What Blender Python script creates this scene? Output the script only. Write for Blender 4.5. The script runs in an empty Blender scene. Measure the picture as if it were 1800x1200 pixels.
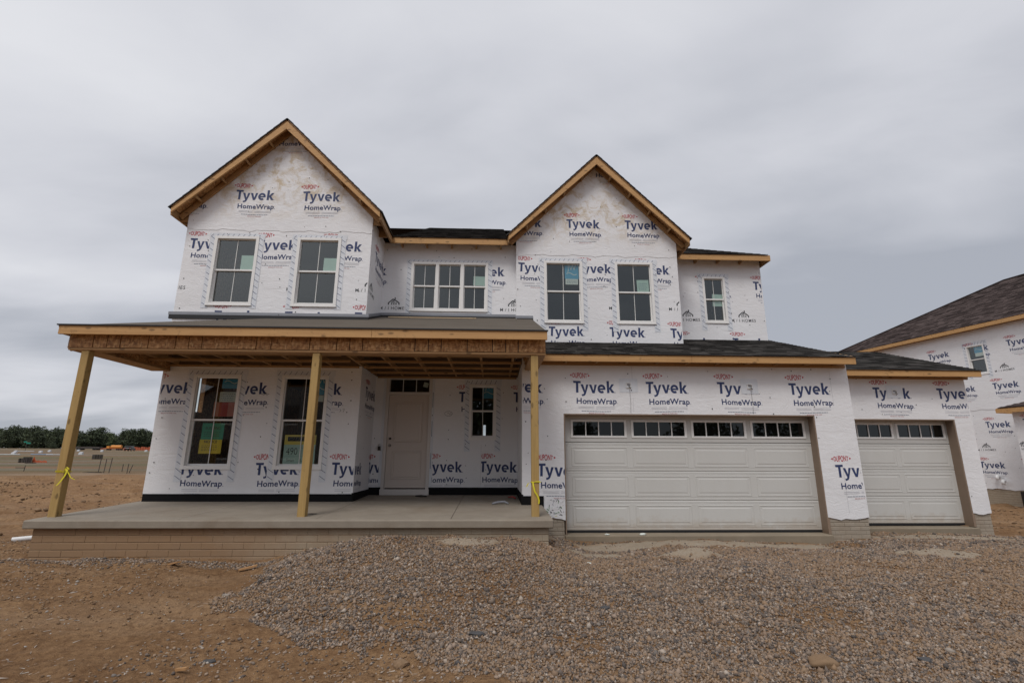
import bpy, bmesh, math, random
import numpy as np
from mathutils import Vector, Matrix
random.seed(7)
SC = bpy.context.scene
COL = SC.collection
# ------------------------------------------------------------------ camera
CAM_Z = 1.094
cd = bpy.data.cameras.new('camera'); cam = bpy.data.objects.new('camera', cd); COL.objects.link(cam)
cd.sensor_width = 36.0; cd.lens = 36.0 * 862.9 / 1800.0; cd.clip_start = 0.05; cd.clip_end = 3000
_p, _r, _y = math.radians(13.3), math.radians(.207), math.radians(-2.118)
F = Vector((-math.sin(_y)*math.cos(_p), math.cos(_y)*math.cos(_p), math.sin(_p)))
R0 = Vector((math.cos(_y), math.sin(_y), 0)); U0 = R0.cross(F)
R = R0*math.cos(_r) + U0*math.sin(_r); U = -R0*math.sin(_r) + U0*math.cos(_r)
m = Matrix((R, U, -F)).transposed().to_4x4(); m.translation = (0, 0, CAM_Z)
cam.matrix_world = m
SC.camera = cam
# ------------------------------------------------------------------ render, view
SC.render.engine = 'CYCLES'
SC.cycles.use_denoising = True
SC.cycles.max_bounces = 6
SC.view_settings.view_transform = 'Standard'
SC.view_settings.look = 'None'
SC.view_settings.gamma = 1
SC.view_settings.use_curve_mapping = False
SC.view_settings.exposure = 0.13
# ------------------------------------------------------------------ world: overcast
SUN_EL, SUN_AZ = math.radians(55), math.radians(205)      # azimuth clockwise from +Y: behind the camera
W = bpy.data.worlds.new('World'); SC.world = W; W.use_nodes = True
nt = W.node_tree; N = nt.nodes; L = nt.links; N.clear()
def wn(t, **k):
    n = N.new(t)
    for a, b in k.items(): setattr(n, a, b)
    return n
out = wn('ShaderNodeOutputWorld'); bg = wn('ShaderNodeBackground'); bg2 = wn('ShaderNodeBackground'); mx = wn('ShaderNodeMixShader')
sky = wn('ShaderNodeTexSky', sky_type='NISHITA', sun_disc=False, sun_elevation=SUN_EL, sun_rotation=SUN_AZ)
L.new(sky.outputs[0], bg.inputs[0]); bg.inputs[1].default_value = 0.08
tc = wn('ShaderNodeTexCoord'); sep = wn('ShaderNodeSeparateXYZ'); L.new(tc.outputs['Generated'], sep.inputs[0])
def wm(op, a, b=None, c=None):
    n = wn('ShaderNodeMath', operation=op)
    for i, q in enumerate((a, b, c)):
        if q is None: continue
        if isinstance(q, (int, float)): n.inputs[i].default_value = q
        else: L.new(q, n.inputs[i])
    return n.outputs[0]
den = wm('ADD', wm('ABSOLUTE', sep.outputs[2]), 0.16)
cx = wm('DIVIDE', sep.outputs[0], den); cy = wm('DIVIDE', sep.outputs[1], den)
cmb = wn('ShaderNodeCombineXYZ'); L.new(cx, cmb.inputs[0]); L.new(cy, cmb.inputs[1])
def noise(scale, detail, rough, off):
    mp = wn('ShaderNodeMapping'); mp.inputs['Location'].default_value = off; mp.inputs['Rotation'].default_value = (0, 0, .5)
    mp.inputs['Scale'].default_value = (scale*.75, scale*1.25, 1); L.new(cmb.outputs[0], mp.inputs[0])
    n = wn('ShaderNodeTexNoise'); n.inputs['Scale'].default_value = 1; n.inputs['Detail'].default_value = detail
    n.inputs['Roughness'].default_value = rough; n.inputs['Distortion'].default_value = .35; L.new(mp.outputs[0], n.inputs[0]); return n.outputs[0]
n1 = noise(.55, 4, .5, (3.3, 1.2, 0)); n2 = noise(1.7, 5, .55, (.4, 7.1, 2))
mixn = wm('ADD', wm('MULTIPLY', n1, .80), wm('MULTIPLY', n2, .20))
# the cloud sheet is thicker to the right of the street: a broad real tilt in its mean density
mixn = wm('SUBTRACT', mixn, wm('MULTIPLY', sep.outputs[0], .13))
# and brighter towards the zenith than at the horizon, as every overcast sky is
mr = wn('ShaderNodeMapRange', interpolation_type='SMOOTHSTEP'); L.new(wm('ABSOLUTE', sep.outputs[2]), mr.inputs[0])
mr.inputs[1].default_value = .15; mr.inputs[2].default_value = .78; mr.inputs[3].default_value = -.165; mr.inputs[4].default_value = .115
mixn = wm('ADD', mixn, mr.outputs[0])
ramp = wn('ShaderNodeValToRGB'); L.new(mixn, ramp.inputs[0])
e = ramp.color_ramp.elements
e[0].position = .36; e[0].color = (.385, .405, .455, 1)
e[1].position = .66; e[1].color = (.80, .805, .83, 1)
k = ramp.color_ramp.elements.new(.5); k.color = (.60, .61, .655, 1)
L.new(ramp.outputs[0], bg2.inputs[0]); bg2.inputs[1].default_value = 1.0
mx.inputs[0].default_value = .94
L.new(bg.outputs[0], mx.inputs[1]); L.new(bg2.outputs[0], mx.inputs[2]); L.new(mx.outputs[0], out.inputs[0])
W.cycles.sampling_method = 'MANUAL'; W.cycles.sample_map_resolution = 512
# ------------------------------------------------------------------ sun (veiled)
sd = bpy.data.lights.new('sun', 'SUN'); sd.energy = 1.5; sd.angle = math.radians(22); sd.color = (1, .965, .92)
so = bpy.data.objects.new('sun', sd); COL.objects.link(so)
sdir = Vector((math.sin(SUN_AZ)*math.cos(SUN_EL), math.cos(SUN_AZ)*math.cos(SUN_EL), math.sin(SUN_EL)))
so.rotation_euler = (-sdir).to_track_quat('-Z', 'Y').to_euler(); so.location = (0, -10, 30)

# ================================================================== materials
class NT:
    def __init__(s, name):
        s.m = bpy.data.materials.new(name); s.m.use_nodes = True; s.t = s.m.node_tree; s.n = s.t.nodes; s.l = s.t.links
        s.b = s.n['Principled BSDF']; s._c = None
    def tc(s, kind='Object'):
        if s._c is None: s._c = s.n.new('ShaderNodeTexCoord')
        return s._c.outputs[kind]
    def pos(s):
        return s.n.new('ShaderNodeNewGeometry').outputs['Position']
    def map(s, scale=(1, 1, 1), rot=(0, 0, 0), loc=(0, 0, 0), src=None):
        q = s.n.new('ShaderNodeMapping'); q.inputs['Scale'].default_value = scale; q.inputs['Rotation'].default_value = rot; q.inputs['Location'].default_value = loc
        s.l.new(src if src is not None else s.pos(), q.inputs[0]); return q.outputs[0]
    def noise(s, scale, detail=4, rough=.55, dist=0, vec=None):
        q = s.n.new('ShaderNodeTexNoise'); q.inputs['Scale'].default_value = scale; q.inputs['Detail'].default_value = detail
        q.inputs['Roughness'].default_value = rough; q.inputs['Distortion'].default_value = dist
        s.l.new(vec if vec is not None else s.pos(), q.inputs[0]); return q.outputs[0]
    def vor(s, scale, feature='F1', out='Color', vec=None):
        q = s.n.new('ShaderNodeTexVoronoi'); q.feature = feature; q.inputs['Scale'].default_value = scale
        s.l.new(vec if vec is not None else s.pos(), q.inputs[0]); return q.outputs[out]
    def ramp(s, f, stops, interp='LINEAR'):
        q = s.n.new('ShaderNodeValToRGB'); q.color_ramp.interpolation = interp; el = q.color_ramp.elements
        while len(el) < len(stops): el.new(.5)
        for e_, (p, c) in zip(el, stops):
            e_.position = p; e_.color = (c, c, c, 1) if isinstance(c, (int, float)) else (*c, 1)
        s.l.new(f, q.inputs[0]); return q.outputs[0]
    def mix(s, f, a, b, mode='MIX'):
        q = s.n.new('ShaderNodeMix'); q.data_type = 'RGBA'; q.blend_type = mode
        for i, v in ((0, f), (6, a), (7, b)):
            if isinstance(v, (int, float)): q.inputs[i].default_value = v if i == 0 else (v, v, v, 1)
            elif isinstance(v, tuple): q.inputs[i].default_value = (*v, 1)
            else: s.l.new(v, q.inputs[i])
        return q.outputs[2]
    def math(s, op, a, b=0.0):
        q = s.n.new('ShaderNodeMath'); q.operation = op
        for i, v in ((0, a), (1, b)):
            if isinstance(v, (int, float)): q.inputs[i].default_value = v
            else: s.l.new(v, q.inputs[i])
        return q.outputs[0]
    def sep(s, v, i):
        q = s.n.new('ShaderNodeSeparateXYZ'); s.l.new(v, q.inputs[0]); return q.outputs[i]
    def bump(s, h, strength=.3, dist=.01):
        q = s.n.new('ShaderNodeBump'); q.inputs['Strength'].default_value = strength; q.inputs['Distance'].default_value = dist
        s.l.new(h, q.inputs['Height']); s.l.new(q.outputs[0], s.b.inputs['Normal']); return q
    def col(s, c):
        if isinstance(c, tuple): s.b.inputs['Base Color'].default_value = (*c, 1)
        else: s.l.new(c, s.b.inputs['Base Color'])
    def rough(s, r):
        if isinstance(r, (int, float)): s.b.inputs['Roughness'].default_value = r
        else: s.l.new(r, s.b.inputs['Roughness'])
M = {}
def simple(name, c, rough=.6, var=.12, scale=8, metal=0, bump=0, spec=.4):
    t = NT(name); nz = t.noise(scale, 5, .6, vec=t.tc()) if True else None
    t.col(t.mix(nz, tuple(max(0, v*(1-var)) for v in c), tuple(v*(1+var) for v in c))); t.rough(rough)
    t.b.inputs['Metallic'].default_value = metal; t.b.inputs['Specular IOR Level'].default_value = spec
    if bump: t.bump(t.noise(scale*6, 4, .6, vec=t.tc()), bump, .004)
    M[name] = t.m; return t.m

def wrap_mat(name, stained):
    t = NT(name); p = t.pos()
    big = t.noise(1.3, 4, .6); base = t.mix(big, (.74, .74, .76), (.81, .81, .83))
    grime = t.ramp(t.noise(3.2, 6, .65, .4, t.map((1, 1, .55))), [(.5, 0), (.82, 1)])
    base = t.mix(t.math('MULTIPLY', grime, .3), base, (.66, .645, .64))
    if stained:
        z = t.sep(p, 2); zm = t.ramp(t.math('MULTIPLY', t.math('SUBTRACT', z, 5.9), .5), [(.05, 0), (.5, 1)])
        s1 = t.ramp(t.noise(3.6, 8, .70, .7), [(.46, 0), (.60, 1)]); s2 = t.ramp(t.noise(1.3, 3, .5), [(.38, .25), (.5, 1)])
        base = t.mix(t.math('MULTIPLY', t.math('MULTIPLY', zm, s1), t.math('MULTIPLY', s2, .78)), base, (.50, .38, .22))
        s3 = t.ramp(t.noise(7, 6, .7, .3), [(.55, 0), (.75, 1)])
        base = t.mix(t.math('MULTIPLY', t.math('MULTIPLY', zm, s3), .3), base, (.45, .38, .27))
    sp = t.ramp(t.vor(34, out='Distance'), [(.0, 1), (.045, 0)]); spm = t.ramp(t.noise(5, 3, .6), [(.58, 0), (.62, 1)])
    base = t.mix(t.math('MULTIPLY', t.math('MULTIPLY', sp, spm), .6), base, (.16, .17, .17))
    t.col(base); t.rough(.5); t.b.inputs['Specular IOR Level'].default_value = .35
    t.b.inputs['Sheen Weight'].default_value = .05
    # creases: stretched diagonal folds, fine crumple
    a = t.noise(2.4, 2, .5, 1.6, t.map((1, 1, 2.6), (0, .5, 0))); b = t.noise(3.0, 2, .5, 2.2, t.map((2.2, 1, .8), (0, -.55, 0)))
    a2 = t.ramp(a, [(.475, 0), (.5, 1), (.54, 0)]); b2 = t.ramp(b, [(.48, 0), (.5, 1), (.535, 0)])
    c = t.noise(26, 4, .6)
    h = t.math('ADD', t.math('ADD', t.math('MULTIPLY', a2, .5), t.math('MULTIPLY', b2, .4)), t.math('ADD', t.math('MULTIPLY', a, 2.4), t.math('MULTIPLY', c, .03)))
    t.bump(h, .27, .014)
    M[name] = t.m; return t.m
wrap_mat('wrap', False); wrap_mat('wrap_stained', True)

def wood(name, light, dark, axis='X', knots=True, rough=.7):
    t = NT(name); sc_ = {'X': (1.2, 22, 22), 'Y': (22, 1.2, 22), 'Z': (22, 22, 1.2)}[axis]
    g = t.noise(1.0, 6, .65, .6, t.map(sc_)); big = t.noise(1.1, 3, .5)
    c = t.mix(t.ramp(g, [(.3, 0), (.7, 1)]), light, dark); c = t.mix(t.math('MULTIPLY', big, .4), c, tuple(v*.8 for v in light))
    if knots:
        ks = {'X': (3.4, 8, 8), 'Y': (8, 3.4, 8), 'Z': (8, 8, 3.4)}[axis]
        kd = t.ramp(t.vor(1.0, out='Distance', vec=t.map(ks)), [(.0, 1), (.12, .9), (.2, 0)])
        c = t.mix(t.math('MULTIPLY', kd, .75), c, tuple(v*.33 for v in dark))
    mark = t.ramp(t.noise(9, 3, .7, 0, t.map((1, 1, 1))), [(.60, 0), (.72, 1)])
    c = t.mix(t.math('MULTIPLY', mark, .5), c, tuple(v*.45 for v in dark))
    t.col(c); t.rough(rough); t.bump(g, .25, .003); M[name] = t.m
wood('lumber_x', (.44, .26, .115), (.31, .165, .065), 'X'); wood('lumber_y', (.40, .235, .10), (.28, .15, .06), 'Y')
wood('deck_shaded', (.20, .125, .068), (.13, .078, .04), 'X', False)  # darker stand-in for osb: the porch ceiling shade is put into its colour
wood('lumber_z', (.50, .31, .14), (.35, .20, .08), 'Z')
wood('fascia_wood', (.56, .33, .135), (.41, .215, .08), 'X')
wood('post_wood', (.45, .30, .11), (.32, .20, .065), 'Z')
wood('lath_wood', (.62, .47, .31), (.50, .36, .22), 'X', False)
wood('scrap_wood', (.48, .27, .12), (.32, .17, .07), 'X', False)
t = NT('osb'); v1 = t.vor(24, vec=t.map((1.6, 1, .6), (0, .6, 0))); v2 = t.vor(32, vec=t.map((.6, 1, 1.7), (0, -.4, .3)))
s1 = t.sep(v1, 0); s2 = t.sep(v2, 1)
c = t.ramp(s1, [(0, (.16, .065, .02)), (.4, (.34, .155, .05)), (.8, (.52, .27, .10)), (1, (.68, .44, .21))])
c2 = t.ramp(s2, [(0, (.18, .075, .022)), (.6, (.40, .20, .075)), (1, (.66, .42, .20))])
t.col(t.mix(.45, c, c2)); t.rough(.65); t.bump(s1, .3, .003); M['osb'] = t.m
# shingles with a colour per tab
def shingle_mat(name, a, b, c_):
    t = NT(name); at = t.n.new('ShaderNodeAttribute'); at.attribute_name = 'tone'
    c = t.ramp(at.outputs['Fac'], [(0, a), (.5, b), (1, c_)])
    g = t.noise(120, 3, .7); t.col(t.mix(t.math('MULTIPLY', g, .5), c, tuple(v*.5 for v in b))); t.rough(1.0); t.b.inputs['Specular IOR Level'].default_value = .05; t.bump(g, .5, .003); M[name] = t.m
shingle_mat('shingle', (.016, .015, .014), (.042, .039, .037), (.105, .098, .092))
shingle_mat('shingle_brown', (.028, .021, .020), (.065, .049, .046), (.13, .10, .095))
simple('drip_black', (.018, .018, .02), .6)
t = NT('underlay'); g = t.noise(3, 5, .6, .3, t.map((.4, 1, 1))); ln = t.ramp(t.noise(2, 4, .6, .5, t.map((.5, 7, 7))), [(.5, 0), (.6, 1)])
t.col(t.mix(t.math('MULTIPLY', ln, .3), t.mix(g, (.095, .080, .066), (.135, .115, .095)), (.06, .05, .04))); t.rough(.95); t.b.inputs['Specular IOR Level'].default_value = .1; t.bump(g, .3, .02); M['underlay'] = t.m
# concrete
def concrete(name, a, b, st, bump=.25):
    t = NT(name); g = t.noise(2.2, 7, .65, .3); f = t.noise(60, 4, .6); s = t.ramp(t.noise(1.1, 5, .6, .5), [(.5, 0), (.72, 1)])
    c = t.mix(t.ramp(g, [(.3, 0), (.7, 1)]), a, b); c = t.mix(t.math('MULTIPLY', s, .5), c, st); c = t.mix(t.math('MULTIPLY', f, .2), c, tuple(v*.6 for v in a))
    t.col(c); t.rough(.85); t.bump(f, bump, .004); M[name] = t.m
concrete('concrete', (.225, .19, .15), (.30, .26, .21), (.18, .13, .085))
concrete('curb_concrete', (.22, .18, .13), (.29, .24, .175), (.19, .135, .085))
concrete('spill', (.33, .275, .21), (.42, .36, .28), (.27, .19, .12), .6)
# foundation brick-form concrete: muddy towards the left end and bottom
def brick_mat(name, a, b, mud):
    t = NT(name); oi = t.n.new('ShaderNodeObjectInfo'); g = t.noise(9, 5, .65); c = t.mix(g, a, b)
    c = t.mix(t.math('MULTIPLY', oi.outputs['Random'], .25), c, tuple(v*.8 for v in a))
    x = t.sep(t.pos(), 0); mm = t.ramp(t.math('ADD', t.math('MULTIPLY', x, -.16), t.math('MULTIPLY', t.noise(1.2, 5, .6), .7)), [(.55, 0), (1.1, 1)])
    if mud: c = t.mix(t.math('MULTIPLY', mm, .85), c, (.25, .145, .072))
    sp = t.ramp(t.noise(2.2, 6, .7), [(.5, 0), (.7, 1)]); c = t.mix(t.math('MULTIPLY', sp, .4), c, (.24, .16, .10))
    t.col(c); t.rough(.9); t.bump(t.noise(50, 4, .6), .35, .004); M[name] = t.m
brick_mat('form_brick', (.32, .26, .19), (.39, .33, .25), True); brick_mat('pier_brick', (.31, .265, .21), (.37, .32, .26), False)
simple('joint', (.24, .165, .105), .95); simple('joint_grey', (.25, .205, .155), .95)
simple('vinyl', (.80, .79, .775), .35, .03, 3); simple('grille', (.66, .66, .64), .4, .03, 3)
t = NT('door_panel'); st = t.ramp(t.noise(1.6, 5, .6, .3, t.map((1, 1, .35))), [(.45, 0), (.8, 1)])
dz_ = t.ramp(t.math('ADD', t.math('MULTIPLY', t.sep(t.pos(), 2), -2.2), t.math('MULTIPLY', t.noise(6, 5, .7), 1.1)), [(.55, 0), (1.15, 1)])
t.col(t.mix(t.math('MULTIPLY', dz_, .45), t.mix(t.math('MULTIPLY', st, .25), (.57, .565, .545), (.46, .44, .40)), (.36, .27, .18))); t.rough(.42); t.bump(t.noise(90, 3, .6, 0, t.map((1, 1, .4))), .06, .002); M['door_panel'] = t.m
simple('jamb', (.255, .185, .135), .6, .1, 3); simple('front_door', (.60, .53, .48), .45, .04, 2); simple('door_trim', (.62, .58, .55), .5, .04, 3)
simple('rubber', (.016, .016, .018), .6); simple('membrane', (.010, .010, .011), .8, .3, 6, bump=.3, spec=.12)
simple('metal_dark', (.05, .045, .04), .4, metal=.8); simple('nickel', (.35, .33, .30), .35, metal=.9)
t = NT('flashing_film'); t.col(t.mix(t.noise(5, 4, .6), (.62, .65, .70), (.74, .76, .80))); t.rough(.32); t.bump(t.noise(22, 4, .65, 1.0), .5, .008); M['flashing_film'] = t.m
simple('grey_flashing', (.26, .27, .30), .4, .15, 6, bump=.3)
simple('ink_navy', (.030, .048, .135), .5, .2, 9); simple('ink_black', (.035, .038, .045), .5, .2, 9)
simple('ink_red', (.46, .028, .045), .5, .15, 9); simple('ink_grey', (.40, .41, .46), .5); simple('ink_pink', (.50, .27, .28), .5)
simple('seam_grey', (.42, .42, .44), .6); simple('ink_tape', (.07, .10, .19), .5); simple('ink_bluegrey', (.16, .20, .27), .5); simple('cap', (.06, .065, .065), .5); simple('green_paint', (.08, .25, .10), .6)
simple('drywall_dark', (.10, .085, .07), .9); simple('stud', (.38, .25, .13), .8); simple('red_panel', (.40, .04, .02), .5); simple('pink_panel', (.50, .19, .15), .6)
simple('paper_green', (.05, .30, .19), .6, .08); simple('paper_yellow', (.72, .52, .05), .6, .08); simple('paper_white', (.62, .66, .62), .6, .06)
simple('paper_mint', (.42, .56, .50), .6, .06); simple('paper_blue', (.08, .32, .50), .55, .08); simple('caution_yellow', (.66, .52, .12), .6)
simple('tape_yellow', (.66, .58, .03), .4, .08); simple('pvc_white', (.78, .78, .78), .4); simple('ink_dark', (.05, .05, .05), .6)
def glass(name, refl, tint, tr):
    t = NT(name); n = t.n; n.remove(t.b); o = n['Material Output']
    g = n.new('ShaderNodeBsdfGlossy'); g.inputs['Roughness'].default_value = .015; g.inputs['Color'].default_value = (.95, 1, .985, 1)
    tr_ = n.new('ShaderNodeBsdfTransparent'); tr_.inputs['Color'].default_value = (*tint, 1)
    lw = n.new('ShaderNodeLayerWeight'); lw.inputs['Blend'].default_value = .25
    mp = t.math('ADD', t.math('MULTIPLY', lw.outputs['Facing'], .25), refl)
    mxx = n.new('ShaderNodeMixShader'); t.l.new(mp, mxx.inputs[0]); t.l.new(tr_.outputs[0], mxx.inputs[1]); t.l.new(g.outputs[0], mxx.inputs[2])
    # slight waviness of real panes
    b = n.new('ShaderNodeBump'); b.inputs['Strength'].default_value = .04; b.inputs['Distance'].default_value = .01; t.l.new(t.noise(1.6, 2, .5), b.inputs['Height']); t.l.new(b.outputs[0], g.inputs['Normal'])
    t.l.new(mxx.outputs[0], o.inputs[0]); M[name] = t.m
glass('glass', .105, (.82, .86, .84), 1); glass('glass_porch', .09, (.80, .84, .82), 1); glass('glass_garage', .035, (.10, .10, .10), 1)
# ground
t = NT('dirt'); p = t.pos(); y = t.sep(p, 1)
near = t.noise(.9, 8, .62, .2); fine = t.noise(14, 7, .7); streak = t.noise(1.0, 6, .6, .4, t.map((.35, 2.2, 1)))
c = t.mix(t.ramp(near, [(.3, 0), (.7, 1)]), (.215, .120, .058), (.345, .215, .115))
c = t.mix(t.ramp(fine, [(.36, .8), (.60, 0)]), c, (.13, .068, .033))
c = t.mix(t.math('MULTIPLY', t.ramp(streak, [(.5, 0), (.68, 1)]), .35), c, (.36, .25, .16))
vd = t.vor(42, out='Distance'); c = t.mix(t.math('MULTIPLY', t.ramp(vd, [(.0, 1), (.14, 0)]), t.math('MULTIPLY', t.ramp(t.noise(3.5, 4, .6), [(.5, 0), (.6, 1)]), .8)), c, (.38, .31, .25))
far = t.ramp(t.math('MULTIPLY', t.math('SUBTRACT', y, 28), 1/14), [(0, 0), (1, 1)])
fc = t.mix(t.ramp(t.noise(.05, 6, .6, .5, t.map((.35, 1.5, 1))), [(.35, 0), (.62, 1)]), (.165, .105, .066), (.115, .098, .055))
fc = t.mix(t.ramp(t.noise(.035, 4, .6, .6, t.map((.5, 2.5, 1), loc=(5, 9, 0))), [(.55, 0), (.62, .75)]), fc, (.21, .185, .155))
fc = t.mix(t.ramp(t.noise(.06, 4, .6, .6, t.map((.5, 2.5, 1), loc=(15, 3, 0))), [(.57, 0), (.64, .7)]), fc, (.10, .115, .04))
fa_ = t.n.new('ShaderNodeAttribute'); fa_.attribute_name = 'fines'
c = t.mix(t.math('MULTIPLY', fa_.outputs['Fac'], t.ramp(fine, [(.3, 1), (.75, .55)])), c, t.mix(near, (.34, .285, .22), (.43, .37, .295)))
lip = t.ramp(t.math('MULTIPLY', t.math('SUBTRACT', t.math('ADD', y, t.math('MULTIPLY', t.noise(.12, 4, .6), 6)), 33), 1/12), [(.25, 0), (.4, 1), (.5, 1), (.65, 0)])
fc = t.mix(t.math('MULTIPLY', lip, .6), fc, (.30, .245, .195))
fc = t.mix(t.ramp(t.noise(.05, 5, .6, .5, t.map((.3, 3.2, 1), loc=(25, 13, 0))), [(.55, 0), (.63, .7)]), fc, (.215, .115, .065))
c = t.mix(far, c, fc); t.col(c); t.rough(.95); t.b.inputs['Specular IOR Level'].default_value = .15
t.bump(t.math('ADD', t.math('MULTIPLY', fine, 1.3), t.math('MULTIPLY', t.noise(38, 5, .7), .6)), 1.0, .035); M['dirt'] = t.m
def attr_mat(name, stops, rough=.9, g=.3, bump=.3):
    t = NT(name); at = t.n.new('ShaderNodeAttribute'); at.attribute_name = 'tone'
    c = t.ramp(at.outputs['Fac'], stops); nz = t.noise(70, 4, .65); t.col(t.mix(t.math('MULTIPLY', nz, g), c, (.10, .07, .05))); t.rough(rough); t.bump(nz, bump, .004); M[name] = t.m
attr_mat('stone', [(0, (.065, .057, .053)), (.22, (.135, .108, .092)), (.42, (.22, .17, .132)), (.55, (.29, .185, .105)), (.7, (.33, .25, .195)), (.84, (.20, .125, .072)), (.95, (.47, .40, .335)), (1, (.055, .054, .058))])
attr_mat('clod', [(0, (.13, .075, .038)), (.5, (.24, .145, .075)), (.85, (.31, .21, .125)), (.93, (.36, .33, .31)), (1, (.48, .43, .37))])
attr_mat('leaf', [(0, (.022, .034, .018)), (.5, (.055, .076, .036)), (1, (.12, .145, .065))], .8, .1, 0)
attr_mat('leaf_light', [(0, (.04, .06, .024)), (.5, (.09, .12, .048)), (1, (.16, .19, .08))], .8, .1, 0)
simple('bark', (.08, .065, .05), .9); simple('rock_brown', (.21, .135, .078), .9, .25, 14, bump=.6); simple('rock_dark', (.065, .064, .066), .8, .25, 14, bump=.6)
simple('rock_grey', (.27, .235, .20), .9, .25, 14, bump=.6)
simple('car_black', (.012, .012, .014), .25); simple('car_glass', (.02, .022, .025), .1); simple('machine_orange', (.62, .24, .045), .5, .2, 3); simple('machine_red', (.38, .09, .04), .6, .2, 3)
simple('tyre', (.02, .02, .02), .9); simple('sign_green', (.01, .22, .16), .5); simple('net_orange', (.62, .13, .05), .7); simple('steel_dark', (.06, .05, .045), .7)
simple('light_red', (.4, .02, .02), .4); simple('siding_grey', (.17, .17, .175), .8, .1, 1); simple('pipe_grey', (.50, .51, .53), .6); simple('blue_plastic', (.2, .3, .45), .6)

# ================================================================== mesh helpers
ORIG = {}
class MB:
    def __init__(s): s.v = []; s.f = []; s.mi = []; s.mats = []; s.tone = None
    def m(s, name):
        if name not in s.mats: s.mats.append(name)
        return s.mats.index(name)
    def add(s, vs, fs, mat):
        b = len(s.v); k = s.m(mat); s.v += [tuple(q) for q in vs]
        for f in fs: s.f.append(tuple(b+i for i in f)); s.mi.append(k)
        return s
    def box(s, x0, x1, y0, y1, z0, z1, mat, dz=None):
        v = [(x0, y0, z0), (x1, y0, z0), (x1, y1, z0), (x0, y1, z0), (x0, y0, z1), (x1, y0, z1), (x1, y1, z1), (x0, y1, z1)]
        return s.add(v, [(0, 3, 2, 1), (4, 5, 6, 7), (0, 1, 5, 4), (1, 2, 6, 5), (2, 3, 7, 6), (3, 0, 4, 7)], mat)
    def hexa(s, v, mat):
        return s.add(v, [(0, 3, 2, 1), (4, 5, 6, 7), (0, 1, 5, 4), (1, 2, 6, 5), (2, 3, 7, 6), (3, 0, 4, 7)], mat)
    def bar(s, a, b, w, h, mat, up=(0, 0, 1)):
        a = Vector(a); b = Vector(b); d = (b-a).normalized(); up = Vector(up); sd_ = d.cross(up)
        if sd_.length < 1e-4: sd_ = d.cross(Vector((1, 0, 0)))
        sd_.normalize(); u2 = sd_.cross(d)
        v = []
        for p in (a, b):
            for i, j in ((-1, -1), (1, -1), (1, 1), (-1, 1)): v.append(p + sd_*w/2*i + u2*h/2*j)
        return s.add(v, [(0, 1, 2, 3), (7, 6, 5, 4), (0, 4, 5, 1), (1, 5, 6, 2), (2, 6, 7, 3), (3, 7, 4, 0)], mat)
    def tube(s, pts, r, mat, n=8, cap=True):
        pts = [Vector(p) for p in pts]; rs = r if isinstance(r, (list, tuple)) else [r]*len(pts); v = []; f = []
        prev = None
        for i, p in enumerate(pts):
            d = (pts[min(i+1, len(pts)-1)] - pts[max(i-1, 0)]).normalized()
            ref = Vector((0, 0, 1)) if abs(d.z) < .9 else Vector((1, 0, 0))
            if prev is None: a = d.cross(ref).normalized()
            else: a = (prev - d*prev.dot(d)).normalized()
            prev = a; b = d.cross(a)
            for k_ in range(n):
                t_ = 2*math.pi*k_/n; v.append(p + (a*math.cos(t_)+b*math.sin(t_))*rs[i])
        for i in range(len(pts)-1):
            for k_ in range(n): f.append((i*n+k_, i*n+(k_+1) % n, (i+1)*n+(k_+1) % n, (i+1)*n+k_))
        if cap: f.append(tuple(range(n-1, -1, -1))); f.append(tuple((len(pts)-1)*n+i for i in range(n)))
        return s.add(v, f, mat)
    def prism(s, poly, fn, d0, d1, mat):
        # poly: list of (a,b); fn(a,b,d)->point
        n = len(poly); v = [fn(a, b, d0) for a, b in poly] + [fn(a, b, d1) for a, b in poly]
        f = [tuple(range(n)), tuple(range(2*n-1, n-1, -1))] + [(i, i+n, (i+1) % n+n, (i+1) % n) for i in range(n)]
        return s.add(v, f, mat)
    def mesh(s, name, center=None, recalc=True):
        me = bpy.data.meshes.new(name); c = Vector(center) if center is not None else Vector((0, 0, 0))
        me.from_pydata([Vector(q)-c for q in s.v], [], s.f)
        for k_ in s.mats: me.materials.append(M[k_])
        me.polygons.foreach_set('material_index', s.mi)
        if recalc:
            b = bmesh.new(); b.from_mesh(me); bmesh.ops.recalc_face_normals(b, faces=b.faces); b.to_mesh(me); b.free()
        if s.tone is not None:
            at = me.attributes.new('tone', 'FLOAT', 'FACE'); at.data.foreach_set('value', s.tone)
        me.update(); return me
    def build(s, name, parent=None, at=None, bevel=0, smooth=False, kind=None, recalc=True):
        """geometry is written in build coordinates; the object's origin goes to `at`"""
        P = Vector(at) if at is not None else (ORIG[parent.name] * 1 if parent is not None and parent.type != 'EMPTY' else Vector((0, 0, 0)))
        me = s.mesh(name, P, recalc)
        o = bpy.data.objects.new(name, me); COL.objects.link(o); put(o, parent, P)
        if bevel:
            q = o.modifiers.new('bevel', 'BEVEL'); q.width = bevel; q.segments = 1; q.limit_method = 'ANGLE'
        if smooth: me.polygons.foreach_set('use_smooth', [True]*len(me.polygons))
        if kind: o['kind'] = kind
        return o
def put(o, parent, P):
    if parent is not None: o.parent = parent; o.location = Vector(P) - ORIG[parent.name]
    else: o.location = P
    ORIG[o.name] = Vector(P)
def place(name, me, parent, P):
    o = bpy.data.objects.new(name, me); COL.objects.link(o); put(o, parent, P); return o
def thing(name, label, cat, loc, rotz=0, group=None):
    o = bpy.data.objects.new(name, None); COL.objects.link(o); o.location = loc; o.rotation_euler = (0, 0, rotz)
    o['label'] = label; o['category'] = cat
    if group: o['group'] = group
    o.empty_display_size = .2
    ORIG[o.name] = Vector(loc) if rotz == 0 else Vector((0, 0, 0)); return o
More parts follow.
